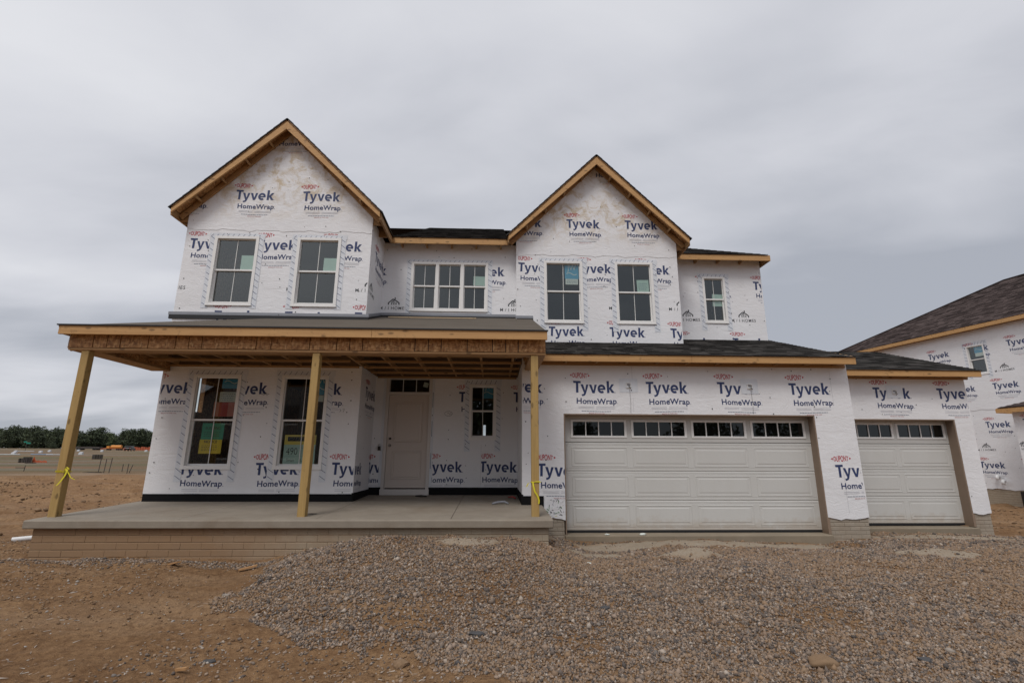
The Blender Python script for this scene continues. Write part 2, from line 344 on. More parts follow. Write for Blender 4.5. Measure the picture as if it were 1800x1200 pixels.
def tag(o, label, cat, group=None):
    o['label'] = label; o['category'] = cat
    if group: o['group'] = group
    return o

# ---- smooth value noise in numpy
_rng = np.random.RandomState(3); _T = _rng.rand(256, 256)
def vn(x, y):
    x = np.asarray(x, float); y = np.asarray(y, float); xi = np.floor(x).astype(int); yi = np.floor(y).astype(int); fx = x-xi; fy = y-yi
    fx = fx*fx*(3-2*fx); fy = fy*fy*(3-2*fy)
    a = _T[xi & 255, yi & 255]; b = _T[(xi+1) & 255, yi & 255]; c = _T[xi & 255, (yi+1) & 255]; d = _T[(xi+1) & 255, (yi+1) & 255]
    return (a*(1-fx)+b*fx)*(1-fy)+(c*(1-fx)+d*fx)*fy - .5
def fbm(x, y, o=4):
    s = 0; a = 1
    for i in range(o): s = s + a*vn(x*2**i+17*i, y*2**i+31*i); a *= .5
    return s
def ss(a, b, x):
    t_ = np.clip((np.asarray(x, float)-a)/(b-a), 0, 1); return t_*t_*(3-2*t_)
# ================================================================== ground
FINES = ((-.34, 7.42, .50, .22, .05), (2.98, 7.75, .52, .34, .13), (7.0, 8.1, .70, .30, .07), (1.55, 8.25, .55, .22, .04), (3.6, 9.0, 2.6, .34, .03), (8.9, 9.7, 1.6, .35, .03), (9.5, 7.2, .8, .15, 0))
def fines(X, Y):
    """patches of dried concrete and stone dust"""
    X = np.asarray(X, float); Y = np.asarray(Y, float); f = np.zeros(np.broadcast(X, Y).shape)
    for (sx, sy, rx, ry, h) in FINES:
        d = np.sqrt(((X-sx)/rx)**2+((Y-sy)/ry)**2)+.45*fbm(X*2.5+sx, Y*2.5, 3); f = np.maximum(f, 1-ss(.8, 1.12, d))
    return f
def zt(X, Y, fine=True):
    X = np.asarray(X, float); Y = np.asarray(Y, float)
    z = -.62 + .30*ss(4.2, 7.6, Y)
    z = z - .12*ss(1.5, 6, X)*ss(6, 9, Y)
    # gravel heap against the porch
    hx = ss(-3.4, -1.4, X)*(1-ss(.2, 1.6, X)); z = z + .27*hx*ss(5.0, 7.6, Y)*(1-ss(9, 10, Y))
    z = z - .10*np.exp(-((X-1.7)**2/.8+(Y-8.6)**2/.8))
    z = z + .06*np.exp(-((X+2.6)**2/1.5+(Y-6.3)**2/.8))*0
    z = z - .10*np.exp(-((X+3.4)**2/.5+(Y-7.5)**2/.10))       # scooped trench by the foundation
    z = z + .10*np.exp(-((X-8)**2/3+(Y-9.3)**2/1.2))
    # left yard: rutted soil, then a cut bank
    far = ss(10, 20, Y); z = z*(1-far) + far*(-.62)
    bank = ss(21, 30, Y + 2.5*fbm(X*.15, Y*.1, 3)); z = z + bank*.47
    z = z + np.clip(Y-36, 0, None)*.0212*1.0
    z = z - np.clip(Y-300, 0, None)*.02
    if True:
        mid = ss(9.5, 13, Y)*(1-ss(30, 45, Y))
        z = z + mid*(.20*fbm(X*.35, Y*1.1, 5) + .09*fbm(X*1.3, Y*3, 4)); bk = ss(20, 25, Y)*(1-ss(31, 34, Y)); z = z + bk*.22*np.abs(fbm(X*.8, Y*.9, 4))
        nearm = 1-ss(10, 16, Y)
        z = z + nearm*(.07*fbm(X*.9, Y*.9, 4))
        z = z - nearm*.035*np.exp(-((np.mod(Y*1.0+.22*X+.25*fbm(X*.4, Y*.4+7, 3), 1.15)-.5)/.10)**2)*(X < 1)*np.clip(.5+fbm(X*.5+3, Y*.5, 3), 0, 1)
        if fine: z = z + nearm*(.026*fbm(X*5, Y*7, 4)+.03*np.abs(fbm(X*1.6, Y*4.5, 3)))*(ss(-60, -40, Y))
    for (sx, sy, rx, ry, h) in FINES:
        if h: z = z + h*(1-ss(.1, 1.25, np.sqrt(((X-sx)/rx)**2+((Y-sy)/ry)**2)))
    return z
def axis(segs):
    out_ = [segs[0][0]]
    for a, b, st in segs:
        n = max(1, int(round((b-a)/st))); out_ += [a+(b-a)*(i+1)/n for i in range(n)]
    return np.array(out_)
xs = axis([(-900, -300, 60), (-300, -60, 8), (-60, -20, 1), (-20, -9, .25), (-9, 13, .05), (13, 25, .4), (25, 80, 5), (80, 600, 60)])
ys = axis([(-120, -20, 10), (-20, 3, 1), (3, 9.6, .045), (9.6, 14, .14), (14, 40, .3), (40, 120, 3), (120, 400, 12), (400, 1500, 120)])
XX, YY = np.meshgrid(xs, ys); ZZ = zt(XX, YY)
nx, ny = len(xs), len(ys); co = np.stack([XX, YY, ZZ], -1).reshape(-1, 3)
ii = np.arange((nx-1)*(ny-1)); r_ = ii//(nx-1); c_ = ii % (nx-1); a_ = r_*nx+c_
fa = np.stack([a_, a_+1, a_+nx+1, a_+nx], -1)
def np_mesh(name, co, fa, mat, tone=None, smooth=False):
    me = bpy.data.meshes.new(name); me.vertices.add(len(co)); me.vertices.foreach_set('co', co.astype(np.float32).ravel())
    k_ = fa.shape[1]; me.loops.add(fa.size); me.loops.foreach_set('vertex_index', fa.astype(np.int32).ravel())
    me.polygons.add(len(fa)); me.polygons.foreach_set('loop_start', np.arange(0, fa.size, k_, dtype=np.int32)); me.polygons.foreach_set('loop_total', np.full(len(fa), k_, np.int32))
    if smooth: me.polygons.foreach_set('use_smooth', np.ones(len(fa), bool))
    me.materials.append(M[mat]); me.update(calc_edges=True); me.validate()
    if tone is not None:
        at = me.attributes.new('tone', 'FLOAT', 'FACE'); at.data.foreach_set('value', tone.astype(np.float32))
    return me
gme = np_mesh('ground', co, fa, 'dirt', smooth=True); ga = gme.attributes.new('fines', 'FLOAT', 'POINT'); ga.data.foreach_set('value', (fines(XX, YY)*(YY < 11)*(YY > 2)).astype(np.float32).ravel())
go = bpy.data.objects.new('ground', gme); COL.objects.link(go); go['kind'] = 'structure'
# ---- stones: one mesh of deformed icosahedra each
ph = (1+5**.5)/2
IV = np.array([(-1, ph, 0), (1, ph, 0), (-1, -ph, 0), (1, -ph, 0), (0, -1, ph), (0, 1, ph), (0, -1, -ph), (0, 1, -ph), (ph, 0, -1), (ph, 0, 1), (-ph, 0, -1), (-ph, 0, 1)], float); IV /= np.linalg.norm(IV[0])
IF = np.array([(0, 11, 5), (0, 5, 1), (0, 1, 7), (0, 7, 10), (0, 10, 11), (1, 5, 9), (5, 11, 4), (11, 10, 2), (10, 7, 6), (7, 1, 8), (3, 9, 4), (3, 4, 2), (3, 2, 6), (3, 6, 8), (3, 8, 9), (4, 9, 5), (2, 4, 11), (6, 2, 10), (8, 6, 7), (9, 8, 1)])
rg = np.random.RandomState(11)
OV = np.array([(1, 0, 0), (-1, 0, 0), (0, 1, 0), (0, -1, 0), (0, 0, 1), (0, 0, -1)], float); OF = np.array([(0, 2, 4), (2, 1, 4), (1, 3, 4), (3, 0, 4), (2, 0, 5), (1, 2, 5), (3, 1, 5), (0, 3, 5)])
def pebbles(name, px, py, size, mat, flat=.65, sink=.25, tone=None, octa=False):
    n = len(px); pz = zt(px, py); K = 6 if octa else 12; FF = OF if octa else IF
    v = (OV*1.25 if octa else IV)[None]*(1+(.7 if octa else .6)*(rg.rand(n, K, 1)-.5)) + (.5*(rg.rand(n, K, 3)-.5) if octa else 0); sc_ = np.stack([1+.5*(rg.rand(n)-.5), .8+.4*(rg.rand(n)-.5), flat+.3*(rg.rand(n)-.5)], -1)
    v = v*sc_[:, None, :]*size[:, None, None]; a = rg.rand(n)*6.283; tl = (rg.rand(n)-.5)*1.3
    ct, st_ = np.cos(tl)[:, None], np.sin(tl)[:, None]; y2 = v[..., 1]*ct-v[..., 2]*st_; z2 = v[..., 1]*st_+v[..., 2]*ct
    ca, sa = np.cos(a)[:, None], np.sin(a)[:, None]; x3 = v[..., 0]*ca-y2*sa; y3 = v[..., 0]*sa+y2*ca
    co = np.stack([x3+px[:, None], y3+py[:, None], z2+(pz+size*(.5-sink))[:, None]], -1).reshape(-1, 3)
    fa = (FF[None]+(np.arange(n)*K)[:, None, None]).reshape(-1, 3)
    tn = rg.rand(n) if tone is None else tone
    o = bpy.data.objects.new(name, np_mesh(name, co, fa, mat, np.repeat(tn, len(FF)))); COL.objects.link(o); o['kind'] = 'stuff'; return o
gp = [(-3.05, 8.4), (-3.05, 7.3), (-2.95, 6.4), (-2.85, 5.85), (-2.5, 5.45), (-2.1, 5.2), (-1.64, 5.0), (-1.3, 4.75), (-.8, 4.84), (-.35, 4.65), (0, 4.37), (.42, 4.1), (.7, 3.0), (14, 3.0), (14, 8.6), (10.4, 10.2), (10.0, 10.3), (7.6, 10.3), (7.1, 9.45), (6.3, 9.4), (1.35, 9.4), (.95, 9.4), (.95, 8.4)]
def inside(px, py, poly):
    c = np.zeros(len(px), bool); j = len(poly)-1
    for i in range(len(poly)):
        xi, yi = poly[i]; xj, yj = poly[j]
        c ^= ((yi > py) != (yj > py)) & (px < (xj-xi)*(py-yi)/(yj-yi+1e-12)+xi); j = i
    return c
n = 430000; px = rg.uniform(-3.6, 13.2, n); py = rg.uniform(3.6, 10.3, n)
jx = px + .55*fbm(px*2.3+9, py*2.3, 4); jy = py + .45*fbm(px*2.3, py*2.3+40, 4)
ok = inside(jx, jy, gp) & ~((px < .93) & (py > 7.78)) & ~((px > .9) & (px < 7.1) & (py > 9.42))
ok &= np.abs(px-.04*py) < 1.13*py+.4
bare = fbm(px*.55+3, py*.55+8, 4)          # thin patches where soil shows
ok &= rg.rand(n) < np.clip(1.05 - 2.2*np.clip(bare-.16, 0, 1), .25, 1)
ok &= (rg.rand(n) < .16) | ~((px > 1.3) & (px < 6.6) & (py > 8.75+.25*fbm(px*2, py*2, 2)))
ok &= ~((fines(px, py) > .4) & (rg.rand(len(px)) < .97))
px, py = px[ok], py[ok]
size = .0085+.012*rg.rand(len(px))**2.0; size *= np.where(rg.rand(len(px)) < .03, 1.9, 1)*np.clip(.82+.06*(py-4)*0+.03*(py-4), .8, 1.0)
brn = np.clip(.5+2.4*fbm(px*.6+50, py*1.0, 3), 0, 1); tone = rg.rand(len(px)); tone = np.where(rg.rand(len(px)) < brn*.65, np.where(rg.rand(len(px)) < .5, .5+.1*rg.rand(len(px)), .78+.1*rg.rand(len(px))), tone)
print('stones', len(px)); gv = pebbles('gravel', px, py, size, 'stone', tone=tone, octa=True, flat=.8, sink=.15); gv['label'] = 'grey and brown crushed stone heaped in front of the porch and garages'
# stray stones along the porch wall and over the soil
n = 2600; px = np.concatenate([rg.uniform(-6.8, -3, n), rg.uniform(-3.2, 1.5, 1300)]); py = np.concatenate([7.66-np.abs(rg.normal(0, .16, n)), 4.8+rg.normal(0, .35, 1300)])
pebbles('scattered_stone', px, py, .007+.014*rg.rand(len(px))**2, 'stone')
n = 42000; px = rg.uniform(-8.8, 1.2, n); py = rg.uniform(3.7, 9.6, n); den_ = fbm(px*.9, py*1.3+5, 4)
ok = (rg.rand(n) < np.clip(.42+1.2*den_, .06, 1)) & ~((px > -6.75) & (py > 7.7)) & ~inside(px, py, gp); px, py = px[ok], py[ok]
pebbles('soil_clod', px, py, .004+.016*rg.rand(len(px))**3, 'clod', flat=.6)
n = 9000; px = rg.uniform(-34, -7, n); py = rg.uniform(9.6, 30, n); ok = rg.rand(n) < np.clip(.4+1.8*fbm(px*.3, py*.8, 3), .03, 1); px, py = px[ok], py[ok]
pebbles('soil_clod', px, py, .02+.07*rg.rand(len(px))**3, 'clod', flat=.5, tone=.8*rg.rand(len(px)))
n = 1500; px = rg.uniform(11, 22, n); py = rg.uniform(9.5, 18, n); pebbles('soil_clod', px, py, .015+.06*rg.rand(n)**3, 'clod', flat=.5, tone=.8*rg.rand(n))

n = 9000; px = rg.uniform(-8.8, 2.0, n); py = rg.uniform(3.7, 9.4, n); ok = (rg.rand(n) < np.clip(.5+1.4*fbm(px*1.1+4, py*1.1, 4), .05, 1)) & ~((px > -6.75) & (py > 7.68)); px, py = px[ok], py[ok]; n = len(px)
an = rg.rand(n)*3.14; ln = .008+.028*rg.rand(n)**2; wd = .0012+.0022*rg.rand(n); dx, dy = np.cos(an), np.sin(an); qs = []
for sa, sb in ((-1, -1), (1, -1), (1, 1), (-1, 1)):
    X_ = px+sa*ln*dx-sb*wd*dy; Y_ = py+sa*ln*dy+sb*wd*dx; qs.append(np.stack([X_, Y_, zt(X_, Y_)+.006+.006*rg.rand(n)], -1))
co = np.stack(qs, 1).reshape(-1, 3); fa = np.arange(4*n).reshape(-1, 4)
o = bpy.data.objects.new('straw_litter', np_mesh('straw_litter', co, fa, 'clod', np.where(rg.rand(n) < .55, .9+.1*rg.rand(n), .1*rg.rand(n)))); COL.objects.link(o); o['kind'] = 'stuff'
# ================================================================== wrap walls, prints
def disp(u, z, s=0):
    """gentle real relief of the membrane, metres"""
    return .0035*(math.sin(2.1*u+1.3*z+s)+.6*math.sin(5.3*u-3.1*z+2*s)+.4*math.sin(9.1*z+2.2*u)) + .010
class Wall:
    """plane through O with unit vectors: u along the wall, Z up, nrm outwards"""
    def __init__(s, O, u, nrm, seed=0): s.O = Vector(O); s.u = Vector(u); s.n = Vector(nrm); s.s = seed
    def P(s, u, z, d=0): return s.O + s.u*u + Vector((0, 0, z)) + s.n*d
    def D(s, u, z, d=0): return s.P(u, z, d+disp(u, z, s.s))
def to_bm(vs, fs):
    b = bmesh.new(); vv = [b.verts.new(v) for v in vs]
    for f in fs:
        try: b.faces.new([vv[i] for i in f])
        except ValueError: pass
    return b
def clip_bm(b, poly):
    cx = sum(p[0] for p in poly)/len(poly); cz = sum(p[1] for p in poly)/len(poly)
    for i in range(len(poly)):
        (x0, z0), (x1, z1) = poly[i], poly[(i+1) % len(poly)]
        n_ = Vector((z1-z0, -(x1-x0), 0)).normalized()
        if n_.dot(Vector((cx-x0, cz-z0, 0))) > 0: n_ = -n_
        g = b.verts[:]+b.edges[:]+b.faces[:]
        if not g: return
        bmesh.ops.bisect_plane(b, geom=g, plane_co=(x0, z0, 0), plane_no=n_, clear_outer=True, dist=1e-5)
def hole_bm(b, h):
    x0, x1, z0, z1 = h
    for co_, no in (((x0, 0, 0), (1, 0, 0)), ((x1, 0, 0), (1, 0, 0)), ((0, z0, 0), (0, 1, 0)), ((0, z1, 0), (0, 1, 0))):
        bmesh.ops.bisect_plane(b, geom=b.verts[:]+b.edges[:]+b.faces[:], plane_co=co_, plane_no=no, dist=1e-5)
    dl = []
    for f in b.faces:
        c = f.calc_center_median()
        if x0 < c.x < x1 and z0 < c.y < z1: dl.append(f)
    bmesh.ops.delete(b, geom=dl, context='FACES')
def bm_obj(b, name, parent, wall, d, mats, kind=None, ragged=None):
    if not b.faces: b.free(); return None
    wob = .006 if name == 'printed_logo' else 0
    for v in b.verts:
        u, z = v.co.x, v.co.y
        if wob: v.co.x = u = u+wob*math.sin(5*z+3*u+wall.s); z = z+wob*math.sin(6.3*u+2*z); v.co.y = z
        if ragged is not None and z < ragged+.02: z += .014*math.sin(u*7.3)+.011*math.sin(u*17+1)+.008*math.sin(u*41)
        v.co = wall.D(u, z, d)
    for f in b.faces:
        f.normal_update()
        if f.normal.dot(wall.n) < 0: f.normal_flip()
    O_ = ORIG[parent.name] if parent.type != 'EMPTY' else Vector((0, 0, 0))
    for v in b.verts: v.co -= O_
    me = bpy.data.meshes.new(name); b.to_mesh(me); b.free()
    for q in mats: me.materials.append(M[q])
    o = bpy.data.objects.new(name, me); COL.objects.link(o); put(o, parent, O_)
    if kind: o['kind'] = kind
    return o
def wrap(wall, poly, holes, parent, mat='wrap', d=0, step=.09, ragged=None, name='wall_wrap', thick=.10):
    us = [p[0] for p in poly]; zs = [p[1] for p in poly]; u0, u1, z0, z1 = min(us), max(us), min(zs), max(zs)
    nu = max(1, int((u1-u0)/step)); nz = max(1, int((z1-z0)/step)); vs = []; fs = []
    for j in range(nz+1):
        for i in range(nu+1): vs.append((u0+(u1-u0)*i/nu, z0+(z1-z0)*j/nz, 0))
    for j in range(nz):
        for i in range(nu): a = j*(nu+1)+i; fs.append((a, a+1, a+nu+2, a+nu+1))
    b = to_bm(vs, fs)
    clip_bm(b, poly)
    for h in holes: hole_bm(b, h)
    o = bm_obj(b, name, parent, wall, d, [mat], ragged=ragged); o.data.polygons.foreach_set('use_smooth', [True]*len(o.data.polygons))
    if thick:
        mb = MB()
        b = to_bm([(min(max(p[0], u0+.03), u1-.03), p[1], 0) for p in poly], [tuple(range(len(poly)))])
        for h in holes: hole_bm(b, h)
        # sheathing behind the membrane: every remaining face becomes a slab
        bmesh.ops.triangulate(b, faces=b.faces[:])
        for f in b.faces:
            pl = [(v.co.x, v.co.y) for v in f.verts]
            mb.prism(pl, lambda a, c, e_: wall.P(a, c, e_), -.012, -thick, 'osb')
        b.free(); mb.build('sheathing', parent)
    return o
# ---- lettering templates from the built-in font
def text_mesh(body, offset=0.0, spacing=1.0, shear=0):
    cu = bpy.data.curves.new('t', 'FONT'); cu.body = body; cu.size = 1; cu.offset = offset; cu.space_character = spacing; cu.resolution_u = 3; cu.shear = shear
    o = bpy.data.objects.new('t', cu); COL.objects.link(o); dg = bpy.context.evaluated_depsgraph_get(); dg.update()
    me = bpy.data.meshes.new_from_object(o.evaluated_get(dg)); vs = [tuple(v.co) for v in me.vertices]; fs = [tuple(p.vertices) for p in me.polygons]
    bpy.data.objects.remove(o); bpy.data.curves.remove(cu); bpy.data.meshes.remove(me)
    return vs, fs
class Art:
    def __init__(s): s.v = []; s.f = []; s.mi = []; s.mats = []
    def add(s, vs, fs, mat):
        if mat not in s.mats: s.mats.append(mat)
        b = len(s.v); s.v += [(v[0], v[1], 0) for v in vs]; s.f += [tuple(b+i for i in f) for f in fs]; s.mi += [s.mats.index(mat)]*len(fs); return s
    def text(s, body, x0, x1, zb, cap, mat, offset=0, capch='H', spacing=1, env=None):
        vs, fs = text_mesh(body, offset, spacing); mxx = max(v[0] for v in vs); mn = min(v[0] for v in vs)
        cv, _ = text_mesh(capch, offset); ch = max(v[1] for v in cv)
        out_ = []
        for v in vs:
            x = x0+(v[0]-mn)/(mxx-mn)*(x1-x0); z = v[1]/ch*cap
            if env: z = cap/2+(z-cap/2)*env((x-x0)/(x1-x0))
            out_.append((x, zb+z))
        return s.add(out_, fs, mat)
    def rect(s, x0, x1, z0, z1, mat): return s.add([(x0, z0), (x1, z0), (x1, z1), (x0, z1)], [(0, 1, 2, 3)], mat)
    def line(s, a, b, w, mat):
        a = Vector(a); b = Vector(b); d = (b-a).normalized(); n_ = Vector((-d.y, d.x))*w/2
        return s.add([a+n_, b+n_, b-n_, a-n_], [(0, 1, 2, 3)], mat)
    def place(s, name, wall, u, z, parent, d=.0025, clip=None, holes=()):
        b = bmesh.new(); vv = [b.verts.new((v[0]+u, v[1]+z, 0)) for v in s.v]
        for f, mi in zip(s.f, s.mi):
            try: fc_ = b.faces.new([vv[i] for i in f]); fc_.material_index = mi
            except ValueError: pass
        if clip: clip_bm(b, clip)
        for h in holes:
            us = [v.co.x for v in b.verts]; zs = [v.co.y for v in b.verts]
            if not us: break
            if h[0] < max(us) and h[1] > min(us) and h[2] < max(zs) and h[3] > min(zs): hole_bm(b, h)
        return bm_obj(b, name, parent, wall, d, s.mats)
random.seed(5)
A_T = Art()
def glyphs(a, mat):
    """bold humanist letters drawn as outlines: T y v e k"""
    B = -.231; X_ = B+.168; w = .047
    a.add([(0, 0), (.155, 0), (.155, -.042), (.008, -.042)], [(0, 3, 2, 1)], mat); a.add([(.057, -.0425), (.104, -.0425), (.100, B), (.053, B)], [(0, 3, 2, 1)], mat)
    def vee(x, tail=False):
        if not tail: a.add([(x, X_), (x+.050, X_), (x+.084, B+.052), (x+.112, X_), (x+.158, X_), (x+.106, B), (x+.060, B)], [(0, 6, 2, 1), (2, 6, 5), (2, 5, 4, 3)], mat)
        else:
            a.add([(x, X_), (x+.050, X_), (x+.086, B+.050), (x+.062, B)], [(0, 3, 2, 1)], mat)
            a.add([(x+.114, X_), (x+.160, X_), (x+.098, B-.020), (x+.076, B-.050), (x+.038, B-.064), (x+.018, B-.062), (x+.018, B-.026), (x+.040, B-.028), (x+.056, B-.018), (x+.0625, B-.001), (x+.0865, B+.0495)], [(0, 10, 9, 2, 1), (9, 8, 3, 2), (8, 7, 4, 3), (7, 6, 5, 4)], mat)
    vee(.148, True); vee(.318)
    cx_, cy_, ro, ri = .565, B+.084, .086, .041; v = []; f = []; n_ = 20; a0, a1 = math.radians(-48), math.radians(-345)
    v = []
    for q in range(n_+1):
        t_ = math.radians(-55) + (math.radians(-360)-math.radians(-55))*q/n_; v += [(cx_+.92*ro*math.cos(t_), cy_+ro*math.sin(t_)), (cx_+.92*ri*math.cos(t_), cy_+ri*math.sin(t_))]
    a.add(v, [(2*q, 2*q+1, 2*q+3, 2*q+2) for q in range(n_)], mat)
    a.add([(cx_-.92*ri+.001, cy_+.012), (cx_+.92*ri-.001, cy_+.012), (cx_+.92*ri-.001, cy_-.0005), (cx_-.92*ri+.001, cy_-.0005)], [(0, 3, 2, 1)], mat); a.add([(cx_-.92*ri+.001, cy_-.0005), (cx_+.92*ro, cy_-.0005), (cx_+.90*ro, cy_-.020), (cx_-.92*ri+.001, cy_-.020)], [(0, 3, 2, 1)], mat)
    k0 = .672; a.add([(k0, .002), (k0+w, .002), (k0+w, B), (k0, B)], [(0, 3, 2, 1)], mat)
    a.add([(k0+w+.001, B+.100), (k0+.094, X_), (k0+.146, X_), (k0+.088, B+.090), (k0+.150, B), (k0+.094, B), (k0+w+.001, B+.074)], [(0, 3, 2, 1), (0, 6, 3), (6, 5, 4, 3)], mat)
glyphs(A_T, 'ink_navy')
A_T.rect(.825, .838, -.231, -.218, 'ink_navy')
A_T.text('HomeWrap', .063, .850, -.443, .108, 'ink_navy', offset=.021, spacing=1.04)
A_T.rect(.862, .874, -.443, -.431, 'ink_navy')
A_T.text('DUPONT', -.004, .290, .060, .104, 'ink_red', offset=.016, env=lambda t_: .66+.38*math.sqrt(max(0, 1-(2*t_-1)**2)))
A_T.add([(-.060, .112), (-.022, .135), (-.022, .089)], [(0, 1, 2)], 'ink_red'); A_T.add([(.345, .112), (.307, .135), (.307, .089)], [(0, 2, 1)], 'ink_red')
for zz, xa, xb, mt in ((-.505, .10, .40, 'ink_grey'), (-.505, .44, .80, 'ink_grey'), (-.533, .10, .40, 'ink_grey'), (-.533, .44, .80, 'ink_grey')): A_T.rect(xa, xb, zz-.003, zz+.003, mt)
x = .16
while x < .72:
    w_ = random.uniform(.02, .05); A_T.rect(x, x+w_, -.592, -.581, 'ink_bluegrey'); x += w_+.008
A_T.text('MADE IN THE USA', .30, .60, -.636, .022, 'ink_pink', offset=.01)
A_H = Art()
A_H.text('M / I HOMES', 0, .63, 0, .074, 'ink_black', offset=.004, spacing=1.15)
hx = .325
for a, b in (((-.125, .12), (-.125, .17)), ((-.125, .165), (-.02, .262)), ((-.02, .262), (.075, .262-.055)), ((.075, .205), (.125, .165)), ((.125, .17), (.125, .12))):
    A_H.line((hx+a[0], a[1]), (hx+b[0], b[1]), .026, 'ink_black')
for a in (-.045, .005, .055): A_H.line((hx+a, .12), (hx+a, .205-.02*abs(a)/.05), .022, 'ink_black')
A_H.line((hx+.028, .255), (hx+.028, .305), .026, 'ink_black')
A_H.line((hx-.05, .185), (hx+.01, .235), .02, 'ink_black')

def tape_strip(wall, u0, u1, z0, z1, parent, seed=0, diag=True):
    nu = max(1, int((u1-u0)/.06)); nz = max(1, int((z1-z0)/.06)); vs = []; fs = []
    for j in range(nz+1):
        for i in range(nu+1): vs.append((u0+(u1-u0)*i/nu, z0+(z1-z0)*j/nz, 0))
    for j in range(nz):
        for i in range(nu): a = j*(nu+1)+i; fs.append((a, a+1, a+nu+2, a+nu+1))
    o = bm_obj(to_bm(vs, fs), 'flashing_tape', parent, wall, .0055, ['flashing_film'])
    if diag:
        a = Art(); rr = random.Random(seed)
        if z1-z0 > u1-u0:
            z = z0+.04
            while z < z1-.08:
                a.line((u0+.01+rr.uniform(0, .01), z+.075+rr.uniform(-.01, .01)), (u1-.012, z), .009, 'ink_tape'); z += .135
        else:
            x = u0+.03
            while x < u1-.08: a.line((x, z0+.02), (x+.05, z1-.015+rr.uniform(-.02, 0)), .008, 'ink_tape'); x += .11
        a.place('tape_print', wall, 0, 0, parent, d=.0075)
def caps(wall, poly, holes, parent, seed, dens=.5):
    rr = random.Random(seed); us = [p[0] for p in poly]; zs = [p[1] for p in poly]; vs = []; fs = []
    u = min(us)+.06
    px_ = np.array([0.]); 
    while u < max(us):
        z = min(zs)+.1
        while z < max(zs):
            uu = u+rr.uniform(-.05, .05); zz = z+rr.uniform(-.12, .12)
            if rr.random() < dens and bool(inside(np.array([uu]), np.array([zz]), poly)[0]) and not any(h[0]-.02 < uu < h[1]+.02 and h[2]-.02 < zz < h[3]+.02 for h in holes):
                b = len(vs); r = rr.uniform(.008, .0135)
                for k_ in range(6): vs.append((uu+r*math.cos(k_*1.047), zz+r*math.sin(k_*1.047), 0))
                fs.append(tuple(b+i for i in range(6)))
            z += .29
        u += .406
    b = to_bm(vs, fs); return bm_obj(b, 'cap_nail', parent, wall, .008, ['cap'], kind='stuff')

# ================================================================== shared builders
def window(par, wall, u0, u1, z0, z1, gl='glass', muntins=1, fw=.062, sill=.072, lites=2, name='window', unit=None):
    """outer trim rectangle on a wall; frame mesh is the part, sashes / panes / grilles its sub-parts"""
    P = wall.P
    def bx(mb, a0, a1, b0, b1, d0, d1, mat):
        v = [P(a0, b0, d1), P(a1, b0, d1), P(a1, b0, d0), P(a0, b0, d0), P(a0, b1, d1), P(a1, b1, d1), P(a1, b1, d0), P(a0, b1, d0)]
        mb.hexa(v, mat)
    f = MB(); n_ = unit or 1; uw = (u1-u0)
    bx(f, u0, u0+fw, z0, z1, -.09, .032, 'vinyl'); bx(f, u1-fw, u1, z0, z1, -.09, .032, 'vinyl')
    bx(f, u0+fw, u1-fw, z1-fw*.9, z1, -.09, .030, 'vinyl'); bx(f, u0+fw, u1-fw, z0, z0+sill*.75, -.09, .030, 'vinyl')
    bx(f, u0-.012, u1+.012, z0-.016, z0, .0, .040, 'vinyl')
    mull = .075; iu = (u1-u0-2*fw-(n_-1)*mull)/n_
    for k_ in range(1, n_): a = u0+fw+k_*iu+(k_-1)*mull; bx(f, a, a+mull, z0+sill*.75, z1-fw*.9, -.09, .028, 'vinyl')
    fo = f.build(name, par)
    res = []
    for k_ in range(n_):
        a0 = u0+fw+k_*(iu+mull); a1 = a0+iu; b0 = z0+sill*.75; b1 = z1-fw*.9; mid = (b0+b1)/2
        if lites == 2: spec = ((mid-.002, b1, -.018, .018), (b0, mid+.030, -.048, .034))
        else: spec = ((b0, b1, -.02, .02),)
        for (c0, c1, dd, rail) in spec:
            s = MB(); sw = .014 if dd > -.03 else .026
            bx(s, a0, a0+sw, c0, c1, dd-.03, dd, 'vinyl'); bx(s, a1-sw, a1, c0, c1, dd-.03, dd, 'vinyl')
            bx(s, a0+sw, a1-sw, c0, c0+.034, dd-.03, dd-.001, 'vinyl'); bx(s, a0+sw, a1-sw, c1-(.016 if dd > -.03 else .034), c1, dd-.03, dd-.001, 'vinyl')
            s.build('sash', fo)
            g = MB(); g.add([P(a0+sw, c0+.034, dd-.018), P(a1-sw, c0+.034, dd-.018), P(a1-sw, c1-.016, dd-.018), P(a0+sw, c1-.016, dd-.018)], [(0, 1, 2, 3)], gl)
            g.build('pane', fo, recalc=False)
            for q in range(muntins):
                mm = MB(); x_ = a0+(a1-a0)*(q+1)/(muntins+1); bx(mm, x_-.007, x_+.007, c0+.034, c1-.016, dd-.016, dd-.010, 'grille'); mm.build('grille_bar', fo)
            res.append((a0+sw, a1-sw, c0+.034, c1-.016, dd))
    return fo, res
def sheet(par, wall, u0, u1, z0, z1, d, mat, name, arts=(), rot=0):
    mb = MB(); P = wall.P; cu_, cz_ = (u0+u1)/2, (z0+z1)/2
    def q(a, b): 
        a -= cu_; b -= cz_; return P(cu_+a*math.cos(rot)-b*math.sin(rot), cz_+a*math.sin(rot)+b*math.cos(rot), d)
    mb.add([q(u0, z0), q(u1, z0), q(u1, z1), q(u0, z1)], [(0, 1, 2, 3)], mat)
    for a in arts:
        for f, mi in zip(a.f, a.mi):
            vs = [P(u0+a.v[i][0], z0+a.v[i][1], d+.002) for i in f]; mb.add(vs, [tuple(range(len(vs)))], a.mats[mi])
    return mb.build(name, par, recalc=False)
